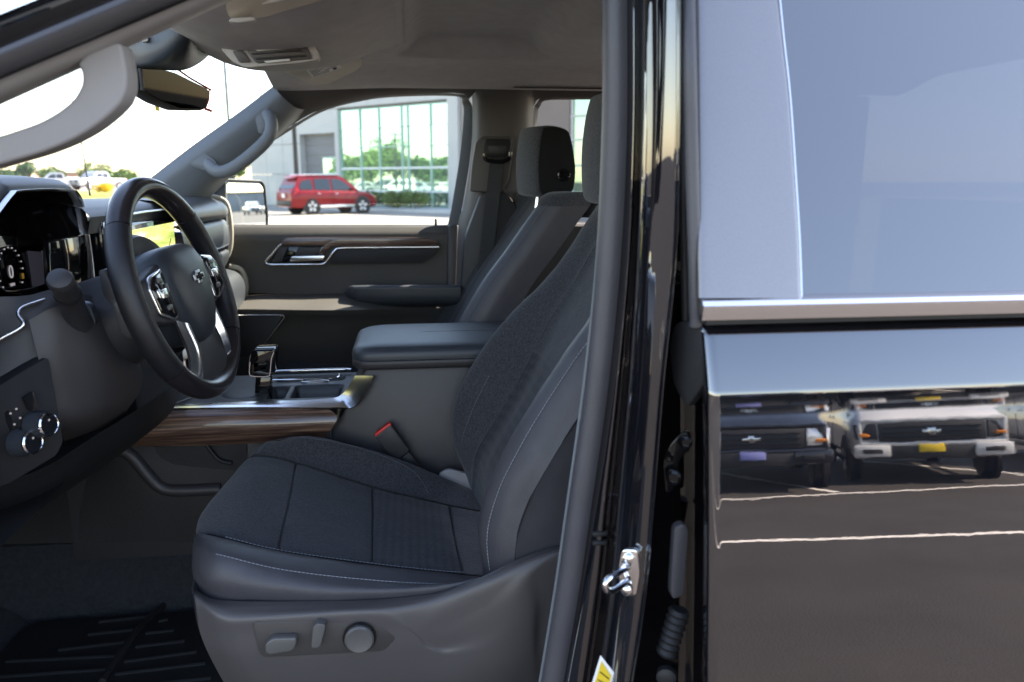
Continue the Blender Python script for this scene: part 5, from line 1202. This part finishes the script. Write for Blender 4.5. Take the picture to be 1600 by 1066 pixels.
def bush(loc, w, h, label, mat, seed, group, n=900, size=.07):
    t = root('bush', label, 'bush', loc, group); rd = random.Random(seed)
    bl = [(rd.uniform(-.3, .3) * w, rd.uniform(-.3, .3) * w, h * rd.uniform(.35, .62), w * .28, w * .28, h * .38) for _ in range(6)]
    link('foliage', leafmesh('foliage', bl, n, size, seed), mat, t)
    for k in range(3): tube('stem', [V((0, 0, 0)), V((math.cos(k * 2.1) * w * .2, math.sin(k * 2.1) * w * .2, h * .6))], [.02, .008], M['bark'], t, n=5, local=True)
    return t
BL = ['leftmost dark clipped bush below the showroom glass, near the red car', 'dark clipped bush below the showroom glass, second from the red car', 'dark clipped bush below the showroom glass, third from the red car', 'bright green round bush below the showroom glass, left of the two brightest', 'bright green round bush at the right end below the showroom glass']
for k, (s, d) in enumerate(((5.2, 1.6), (4.1, 1.6), (3.1, 1.5), (2.0, 1.9), (.75, 1.9))):
    bush(fpt(s, .12, d), 1.5, .95, BL[k], M['leaf_d'] if k < 3 else M['leaf'], 20 + k, 'bushes along the showroom glass')

# ================================================================== CARS
def wheelpart(t, x, y, r, side, rimmat, dark):
    ax = V((0, side, 0)); c = V((x, y, r))
    w = lathe('wheel', [(r * .62, -.10), (r * .93, -.11), (r, -.08), (r, .06), (r * .94, .095), (r * .70, .10), (r * .66, .0)], c, ax, M['rubber'], t, n=28, local=True)
    lathe('rim', [(r * .69, .03), (r * .71, .104), (r * .64, .106), (r * .60, .06), (.0001, .045)], c, ax, dark, w, n=28, local=True)
    for k in range(5):
        a = k * 2 * math.pi / 5 + .3
        d = V((math.cos(a), 0, math.sin(a))); e = V((-math.sin(a), 0, math.cos(a)))
        prism('rim_spoke', [c + d * r * .06 + e * r * .12 + ax * .07, c + d * r * .67 + e * r * .17 + ax * .10, c + d * r * .67 - e * r * .17 + ax * .10, c + d * r * .06 - e * r * .12 + ax * .07], -ax * .03, rimmat, w, bevel=.005, local=True)
M['cglass'] = pm('car_glass', (.015, .02, .022), .04, ior=1.7)
M['tail'] = pm('tail_lamp', (.55, .01, .01), .15, coat=.5); M['head'] = pm('head_lamp', (.75, .76, .78), .08, metal=.6); M['amber'] = pm('amber_lamp', (.8, .25, .03), .2)
M['rimp'] = pm('wheel_silver', (.62, .62, .63), .35, metal=.2)
M['blackpl'] = pm('black_plastic', (.02, .02, .02), .55)
def loftbody(name, secs, mat, t):
    """secs: (x, halfwidth, zbottom, zshoulder, ztop, topwidth)"""
    rows = []
    for x, hw, zb, zs_, zt, tw in secs:
        half = [(hw * .9, zb), (hw, zb + .12), (hw * 1.005, (zb + zs_) / 2 + .05), (hw, zs_ - .06), (hw * .975, zs_), (tw * hw, zt - .012), (tw * hw * .5, zt + .004), (0, zt + .008)]
        pts = [V((x, -a, b)) for a, b in half] + [V((x, a, b)) for a, b in reversed(half[:-1])]
        rows.append(pts + [pts[0]])
    n = len(rows[0])
    verts = [p for r in rows for p in r]
    faces = [(j * n + i, j * n + i + 1, (j + 1) * n + i + 1, (j + 1) * n + i) for j in range(len(rows) - 1) for i in range(n - 1)]
    faces += [tuple(range(n - 1)), tuple((len(rows) - 1) * n + i for i in range(n - 2, -1, -1))]
    return mk(name, verts, faces, mat, t, local=True, ang=38)
def sidequad(name, t, L, yb, yt, zb, zt, side, mat, off=.006, th=.004, parent=None):
    """polygon of (x,z) on the inclined greenhouse side"""
    pts = [V((x, side * (yb + (yt - yb) * (z - zb) / (zt - zb) + off), z)) for x, z in L]
    return prism(name, pts, V((0, side * th, 0)), mat, parent or t, local=True, rnd=.03, rn=3)
def make_car(name, label, cat, loc, rotz, kind_, paint, group=None, detail=True, plate=None):
    t = root(name, label, cat, loc, group, rotz)
    if kind_ == 'suv':
        hw = .93; R = .36; wx = (-1.32, 1.38)
        secs = [(-2.30, .78, .42, .74, .80, .9), (-2.34, .84, .36, .78, .95, .93), (-2.25, .90, .32, .98, 1.05, .95), (-1.8, .93, .30, 1.0, 1.06, .93), (0, .93, .28, .98, 1.04, .93), (.95, .92, .28, .96, 1.05, .9), (1.5, .91, .30, .90, 1.0, .86), (1.95, .88, .32, .80, .92, .82), (2.25, .78, .34, .68, .78, .8), (2.36, .62, .38, .58, .64, .8)]
        gs = [(-2.24, 1.0), (-2.12, 1.22), (-1.95, 1.50), (-1.75, 1.64), (-1.0, 1.71), (-.2, 1.72), (.25, 1.66), (.62, 1.48), (1.22, 1.02)]
        wins = [[(-1.88, 1.08), (-1.86, 1.30), (-1.72, 1.46), (-1.28, 1.52), (-1.22, 1.08)], [(-1.12, 1.07), (-1.12, 1.53), (-.30, 1.55), (-.30, 1.06)], [(-.20, 1.06), (-.20, 1.55), (.18, 1.53), (.52, 1.38), (.88, 1.06)]]
    elif kind_ == 'pickup':
        hw = .98; R = .40; wx = (-1.85, 1.85)
        secs = [(-2.85, .9, .5, 1.08, 1.14, .95), (-2.80, .96, .45, 1.12, 1.18, .96), (-.75, .98, .42, 1.12, 1.19, .95), (.9, .98, .42, 1.12, 1.2, .92), (1.5, .98, .42, 1.10, 1.24, .88), (2.45, .97, .42, 1.06, 1.2, .86), (2.75, .95, .42, 1.02, 1.12, .88), (2.86, .90, .45, .98, 1.06, .9)]
        gs = [(-.85, 1.1), (-.78, 1.5), (-.68, 1.80), (-.4, 1.90), (.3, 1.92), (.75, 1.84), (1.5, 1.16)]
        wins = [[(-.62, 1.22), (-.60, 1.72), (.02, 1.74), (.02, 1.22)], [(.10, 1.22), (.10, 1.74), (.55, 1.72), (1.12, 1.24)]]
    else:
        hw = .9; R = .33; wx = (-1.35, 1.38)
        secs = [(-2.3, .70, .4, .72, .78, .9), (-2.28, .82, .35, .8, .95, .9), (-1.7, .9, .28, .86, .99, .9), (0, .9, .26, .86, .93, .93), (1.0, .89, .26, .84, .93, .88), (1.7, .87, .28, .74, .84, .84), (2.2, .75, .32, .6, .7, .85), (2.3, .6, .35, .52, .58, .85)]
        gs = [(-1.75, .95), (-1.35, 1.2), (-.9, 1.37), (-.2, 1.43), (.3, 1.38), (1.1, .92)]
        wins = [[(-1.25, 1.0), (-.85, 1.28), (-.32, 1.32), (-.32, .98)], [(-.24, .98), (-.24, 1.32), (.18, 1.28), (.78, .98)]]
    loftbody('body', secs, paint, t)
    zb, zt = gs[0][1], max(z for x, z in gs)
    yb, yt = hw - .05, hw - .24
    n = len(gs); vs = []
    g2 = curve2(gs, 28); n = len(g2)
    for sd in (-1, 1):
        vs += [V((x, sd * (yb + (yt - yb) * (z - zb) / (zt - zb)), z)) for x, z in g2]
    fs = [tuple(range(n)), tuple(range(2 * n - 1, n - 1, -1))] + [(i, i + 1, n + i + 1, n + i) for i in range(n - 1)]
    mk('cabin', vs, fs, paint, t, local=True, ang=40)
    for L in wins:
        for sd in (-1, 1):
            sidequad('side_window', t, L, yb, yt, zb, zt, sd, M['cglass'])
    # windshield and rear glass as slabs on the ends
    def endglass(nm, a, b, k):
        (x0, z0), (x1, z1) = a, b
        def yy(z): return (yb + (yt - yb) * (z - zb) / (zt - zb)) * .9
        prism(nm, [V((x0, -yy(z0), z0)), V((x0, yy(z0), z0)), V((x1, yy(z1), z1)), V((x1, -yy(z1), z1))], V((k * .012, 0, .006)), M['cglass'], t, local=True, rnd=.05)
    fx = [p for p in g2 if p[1] > zb]
    endglass('windshield', (g2[-1][0] - .04, g2[-1][1] + .05), (g2[int(n * .76)][0], g2[int(n * .76)][1] - .03), 1)
    endglass('rear_glass', (g2[0][0] + .05, g2[0][1] + .12), (g2[int(n * .3)][0] + .0, g2[int(n * .3)][1] - .06), -1)
    for x in wx:
        for sd in (-1, 1):
            lathe('wheel_arch', [(R * 1.22, -.05), (R * 1.22, .008), (R * .8, .012)], (x, sd * (hw - .01), R * 1.02), V((0, sd, 0)), M['blackpl'], t, n=28, local=True)
            wheelpart(t, x, sd * (hw - .075), R, sd, M['rimp'], M['blackpl'])
    for sd in (-1, 1):
        box('sill_trim', (.0, sd * (hw + .002), .36), (wx[1] - wx[0] - 2.4 * R, .03, .1), M['satin'] if kind_ == 'suv' else M['blackpl'], t, bevel=.01, local=True)
        mx_ = wins[-1][-1][0] - .05
        box('door_mirror', (mx_, sd * (hw + .08), wins[-1][-1][1] + .06), (.12, .18, .13), paint, t, bevel=.03, local=True)
        for L in wins[-2:]:
            box('door_handle', (L[0][0] + .18, sd * (hw * 1.0 + .008), L[0][1] - .16), (.16, .03, .03), M['chrome'], t, bevel=.008, local=True)
        for x in [L[0][0] - .05 for L in wins[1 if kind_ == 'suv' else 0:]]:
            box('door_seam', (x, sd * (hw * 1.004), .68), (.012, .012, .6), M['blackpl'], t, local=True)
    xr, xf = secs[1][0], secs[-1][0]
    if kind_ == 'suv':
        box('rear_bumper', (-2.27, 0, .50), (.22, 1.66, .2), M['blackpl'], t, bevel=.05, local=True)
        for sd in (-1, 1):
            prism('tail_lamp', [V((-2.27, sd * .90, .82)), V((-2.29, sd * .62, .84)), V((-2.24, sd * .66, 1.10)), V((-2.05, sd * .915, 1.16)), V((-1.98, sd * .93, .98))], V((-.035, sd * .025, 0)), M['tail'], t, bevel=.012, local=True)
            box('roof_rail', (-.7, sd * .70, 1.72), (1.9, .04, .04), M['satin'], t, bevel=.01, local=True)
            prism('head_lamp', [V((2.16, sd * .84, .70)), V((2.28, sd * .60, .66)), V((2.16, sd * .58, .80)), V((1.85, sd * .86, .88))], V((.03, sd * .03, .02)), M['head'], t, bevel=.01, local=True)
            box('marker_lamp', (2.12, sd * .86, .74), (.1, .05, .06), M['amber'], t, bevel=.01, local=True)
        box('number_plate', (-2.355, 0, .82), (.012, .32, .16), M['label'], t, bevel=.004, local=True)
        prism('spoiler', [V((-2.06, -.62, 1.52)), V((-2.06, .62, 1.52)), V((-1.75, .66, 1.665)), V((-1.75, -.66, 1.665))], V((-.05, 0, .03)), paint, t, bevel=.012, local=True)
    if kind_ == 'pickup':
        # front fascia
        gf = box('grille', (2.875, 0, .84), (.05, 1.30, .30), M['blackpl'], t, bevel=.03, local=True)
        for k in range(3): box('grille_bar', (2.905, 0, .76 + .08 * k), (.016, 1.2, .018), M['gloss'], gf, bevel=.004, local=True)
        prism('front_emblem', [V((2.915, y * 5.2, .84 + z * 5.2)) for y, z in em], V((.012, 0, 0)), M['chrome'], gf, bevel=.003, local=True)
        box('grille_surround', (2.865, 0, 1.03), (.06, 1.78, .07), paint, t, bevel=.025, local=True)
        box('grille_surround', (2.865, 0, .655), (.07, 1.78, .07), paint, t, bevel=.025, local=True)
        for sd in (-1, 1):
            h = prism('head_lamp', [V((2.86, sd * .66, .72)), V((2.80, sd * .93, .74)), V((2.74, sd * .95, .98)), V((2.85, sd * .67, .985))], V((.05, sd * .012, 0)), M['head'] if detail else M['blackpl'], t, bevel=.012, local=True)
            box('turn_lamp', (2.87, sd * .83, .80), (.06, .12, .05), M['amber'], t, bevel=.01, local=True)
            box('grille_side', (2.865, sd * .88, .84), (.05, .06, .4), paint, t, bevel=.02, local=True)
            b_ = box('bumper_corner', (2.86, sd * .74, .55), (.14, .46, .20), paint, t, bevel=.04, local=True)
            box('fog_opening', (2.935, sd * .74, .55), (.02, .24, .07), M['blackpl'], b_, bevel=.01, local=True)
        box('bumper_centre', (2.85, 0, .53), (.10, 1.05, .22), M['blackpl'], t, bevel=.03, local=True)
        if plate: box('number_plate', (2.91, 0, .585), (.014, .32, .12), plate, t, bevel=.004, local=True)
        box('bed_floor', (-1.8, 0, 1.0), (1.9, 1.7, .05), M['blackpl'], t, local=True)
        box('tail_gate', (-2.87, 0, .92), (.04, 1.66, .44), paint, t, bevel=.02, local=True)
        for sd in (-1, 1): box('tail_lamp', (-2.86, sd * .9, .95), (.08, .12, .4), M['tail'], t, bevel=.02, local=True)
        box('rear_bumper', (-2.92, 0, .6), (.16, 1.8, .18), M['satin'], t, bevel=.03, local=True)
    if kind_ == 'sedan':
        for sd in (-1, 1):
            box('tail_lamp', (-2.29, sd * .62, .76), (.06, .34, .12), M['tail'], t, bevel=.02, local=True)
            box('head_lamp', (2.2, sd * .58, .62), (.16, .28, .12), M['head'], t, bevel=.03, local=True)
        box('grille', (2.29, 0, .55), (.05, .7, .14), M['blackpl'], t, bevel=.02, local=True)
    return t
def shrink(o, k): o.scale = k; return o
def cpaint(name, col, metal=.0): return pm(name, col, .25, metal=metal, coat=1.0, ior=1.5)
M['p_red'] = pm('red_paint', (.21, .004, .008), .3, coat=.35, ior=1.3); M['p_white'] = cpaint('white_paint', (.6, .6, .59)); M['p_silver'] = cpaint('silver_paint', (.42, .44, .47), .4); M['p_black'] = cpaint('black_car_paint', (.008, .009, .014)); M['p_grey'] = cpaint('grey_paint', (.16, .17, .18)); M['p_blue'] = cpaint('blue_paint', (.03, .07, .2))
fh = math.atan2(-fd.y, -fd.x)             # heading along the facade, to the right
shrink(make_car('parked_suv', 'red parked crossover with silver wheels in front of the glass showroom', 'car', G(512, 36.6), math.radians(31), 'suv', M['p_red']), (.93, 1, 1.04))
make_car('parked_sedan', 'small dark blue car far left of the red car, beside the pale wall', 'car', G(424, 62), fh + .2, 'sedan', M['p_blue'])
# vehicles standing behind the camera, mirrored in the black rear door
make_car('parked_pickup', 'white pickup with black grille and yellow plate mirrored in the rear door', 'truck', (7.75, -11.25, 0), math.radians(114), 'pickup', M['p_white'], detail=False, plate=M['yellow'])
M['plate_b'] = pm('blue_plate', (.25, .27, .6), .5)
make_car('parked_pickup', 'black pickup mirrored in the rear door beside the white pickup', 'truck', (5.15, -11.3, 0), math.radians(112), 'pickup', M['p_black'], plate=M['plate_b'])
make_car('parked_pickup', 'silver pickup mirrored at the right edge of the rear door', 'truck', (11.3, -11.25, 0), math.radians(114), 'pickup', M['p_silver'])
for y, k in ((-8.2, .04), (-5.25, .19)):
    lx = lambda x, d: (x, y + k * (x - 1.7) + d)
    sheet('painted_line', [lx(-9, -.05), lx(16, -.05), lx(16, .05), lx(-9, .05)], .004, M['line'])
for x in (2.3, 5.0, 8.4, 12.0):
    sheet('stall_line', [(x - .05, -15), (x + .05, -15), (x + .05, -8.26), (x - .05, -8.26)], .004, M['line'])
# ------------------------------------------------------------------ seen through the windshield
M['far_wall'] = pm('far_wall', (.5, .3, .2), .8, var=.1, vs=.5); M['far_wall2'] = pm('far_wall_pale', (.6, .55, .5), .8); M['far_roof'] = pm('far_roof', (.2, .16, .14), .8)
c1, c2, c3, c4 = G(-500, 52), G(330, 52), G(330, 76), G(-500, 76)
o = mk('grass_verge', [(c1.x, c1.y, 0), (c2.x, c2.y, 0), (c2.x, c2.y + 4, .58), (c1.x, c1.y + 4, .58), (c3.x, c3.y, .58), (c4.x, c4.y, .58)], [(0, 1, 2, 3), (3, 2, 4, 5)], M['grass'], None, smooth=False); kind(o)
a1, a2, a3, a4 = G(-500, 76), G(330, 76), G(330, 420), G(-500, 420)
o = mk('upper_lot', [(a1.x, a1.y, .576), (a2.x, a2.y, .576), (a3.x, a3.y, .576), (a4.x, a4.y, .576)], [(0, 1, 2, 3)], M['concrete'], None, smooth=False); kind(o)
make_car('parked_pickup', 'silver pickup parked on the grass rise beyond the windshield', 'truck', G(153, 84, .58), math.radians(-120), 'pickup', M['p_silver'])
make_car('parked_pickup', 'white pickup far left seen low through the windshield above the hood pad', 'truck', G(90, 95, .58), math.radians(200), 'pickup', M['p_white'])
make_car('parked_sedan', 'white car between the two pickups beyond the windshield', 'car', G(114, 105, .58), math.radians(-60), 'sedan', M['p_white'])
bush(G(160, 64, .56), 1.9, .85, 'yellow bush on the grass rise beyond the windshield', M['leaf_y'], 77, 'bushes on the rise', n=900, size=.10)
def house(u, D, w, d, h, label, mat):
    t = root('far_building', label, 'building', G(u, D, .57), 'far buildings beyond the lot')
    box('wall', (0, 0, h / 2), (w, d, h), mat, t, local=True)
    box('roof', (0, 0, h + .2), (w + .6, d + .6, .4), M['far_roof'] if mat is M['far_wall'] else M['far_wall2'], t, local=True)
    for k in range(int(w / 4)): box('window', (-w / 2 + 2 + 4 * k, -d / 2 - .02, h * .55), (1.6, .06, 1.2), M['cglass'], t, local=True)
house(25, 210, 12, 10, 3.4, 'brown far building left of the round tree', M['far_wall']); house(56, 215, 9, 8, 3.2, 'brown far building right of the round tree', M['far_wall']); house(112, 230, 16, 9, 3.0, 'low brown far building behind the antenna', M['far_wall'])
for u, D, h, w, lab, m_ in ((3, 180, 4.2, 6, 'leftmost far tree at the picture edge', 'leaf_d'), (39, 170, 5.0, 5.5, 'round far tree between the two brown buildings', 'leaf_d'), (77, 165, 3.6, 5, 'bright green far tree right of the brown buildings', 'leaf'), (91, 170, 3.3, 4, 'small far tree beside the bright green one', 'leaf_d'), (145, 200, 5.2, 9, 'far tree behind the silver pickup', 'leaf'), (164, 205, 4.8, 8, 'far tree just right of the silver pickup cab', 'leaf_d'), (184, 200, 4.4, 7, 'far tree beside the steering wheel top', 'leaf_d'), (204, 210, 3.9, 7, 'far tree left of the passenger pillar', 'leaf'), (372, 120, 4.4, 4.5, 'far tree above the side mirror', 'leaf')):
    tree(G(u, D, .3), h, w, lab, M[m_], int(u) + 5, 'far trees', n=900, size=.35)
# lamp posts
def lamp(loc, h, label, rz=0.0):
    t = root('lamp_post', label, 'lamp post', loc, 'parking lot lamp posts', rz)
    tube('pole', [V((0, 0, 0)), V((0, 0, h))], [.13, .10], M['blackpl'], t, n=10, local=True)
    lathe('base', [(.28, 0), (.28, .6), (.2, .65)], (0, 0, 0), (0, 0, 1), M['kerb'], t, n=16, local=True)
    for s in (-1, 1):
        box('lamp_arm', (s * .4, 0, h - .08), (.8, .07, .07), M['blackpl'], t, local=True)
        box('lamp_head', (s * .95, 0, h - .08), (.7, .32, .12), M['blackpl'], t, bevel=.03, local=True)
lamp(G(364, 62), 11.0, 'tall black lamp post seen through the windshield')
lamp(G(464, 39.5), 7.2, 'black lamp post in front of the pale wall', 1.2)
# things off to the left that the showroom glass mirrors
def mir(s, z, dist):   # reflected viewing ray at facade point s
    q = fpt(s, 0); v = (q - H(CAM)).normalized(); r = v - fn * (2 * v.dot(fn)); p = q + r * dist
    return V((p.x, p.y, z))
RL = ['tree mirrored at the left of the showroom glass', 'broad tree mirrored in the middle of the showroom glass', 'tall tree mirrored just left of the mullion pair', 'tree mirrored near the right end of the showroom glass', 'tree mirrored at the right edge of the showroom glass']
for k, (s, h, w) in enumerate(((8.2, 4.6, 4.5), (6.0, 5.6, 5.5), (4.2, 6.3, 6.5), (1.8, 4.0, 5), (.4, 4.6, 4))):
    tree(mir(s, 0, 50 + 3 * (k % 2)), h, w, RL[k], M['leaf'] if k < 3 else M['leaf_d'], 60 + k, 'trees mirrored in the showroom', n=2600, size=.2)
lamp(mir(4.1, 0, 40), 6.4, 'lamp post mirrored in the showroom glass', .4)
for k, (s, m_, kd) in enumerate(((7.0, 'p_white', 'sedan'), (5.2, 'p_grey', 'suv'), (3.8, 'p_white', 'suv'), (2.2, 'p_silver', 'sedan'), (.7, 'p_white', 'sedan'))):
    make_car('mirrored_car', ['white car mirrored low at the left of the showroom glass', 'grey crossover mirrored low in the showroom glass', 'white crossover mirrored low in the middle of the showroom glass', 'silver car mirrored low in the showroom glass', 'white car mirrored low at the right of the showroom glass'][k], 'car', mir(s, 0, 46), 1.2 + k * .4, kd, M[m_], 'cars mirrored in the showroom')
# long shed that the side mirror shows
WH = root('warehouse', 'long grey metal shed mirrored in the passenger side mirror', 'building', (190, 42, 0))
M['shed'] = pm('shed_metal', (.25, .27, .29), .6, var=.08, vs=.4)
for k in range(12): box('shed_panel', (0, -22 + 4 * k, 2.1), (8, 3.96, 4.2), M['shed'], WH, bevel=.02, local=True)
box('shed_roof', (0, 0, 4.35), (8.6, 48.6, .3), M['far_roof'], WH, local=True)
for k, y in enumerate((6.0, 9.0)):
    make_car('parked_pickup', ['white pickup nearer the left in the side mirror', 'white pickup nearer the right in the side mirror'][k], 'truck', (120, y + 16, 0), math.pi, 'pickup', M['p_white'], 'pickups shown in the side mirror')
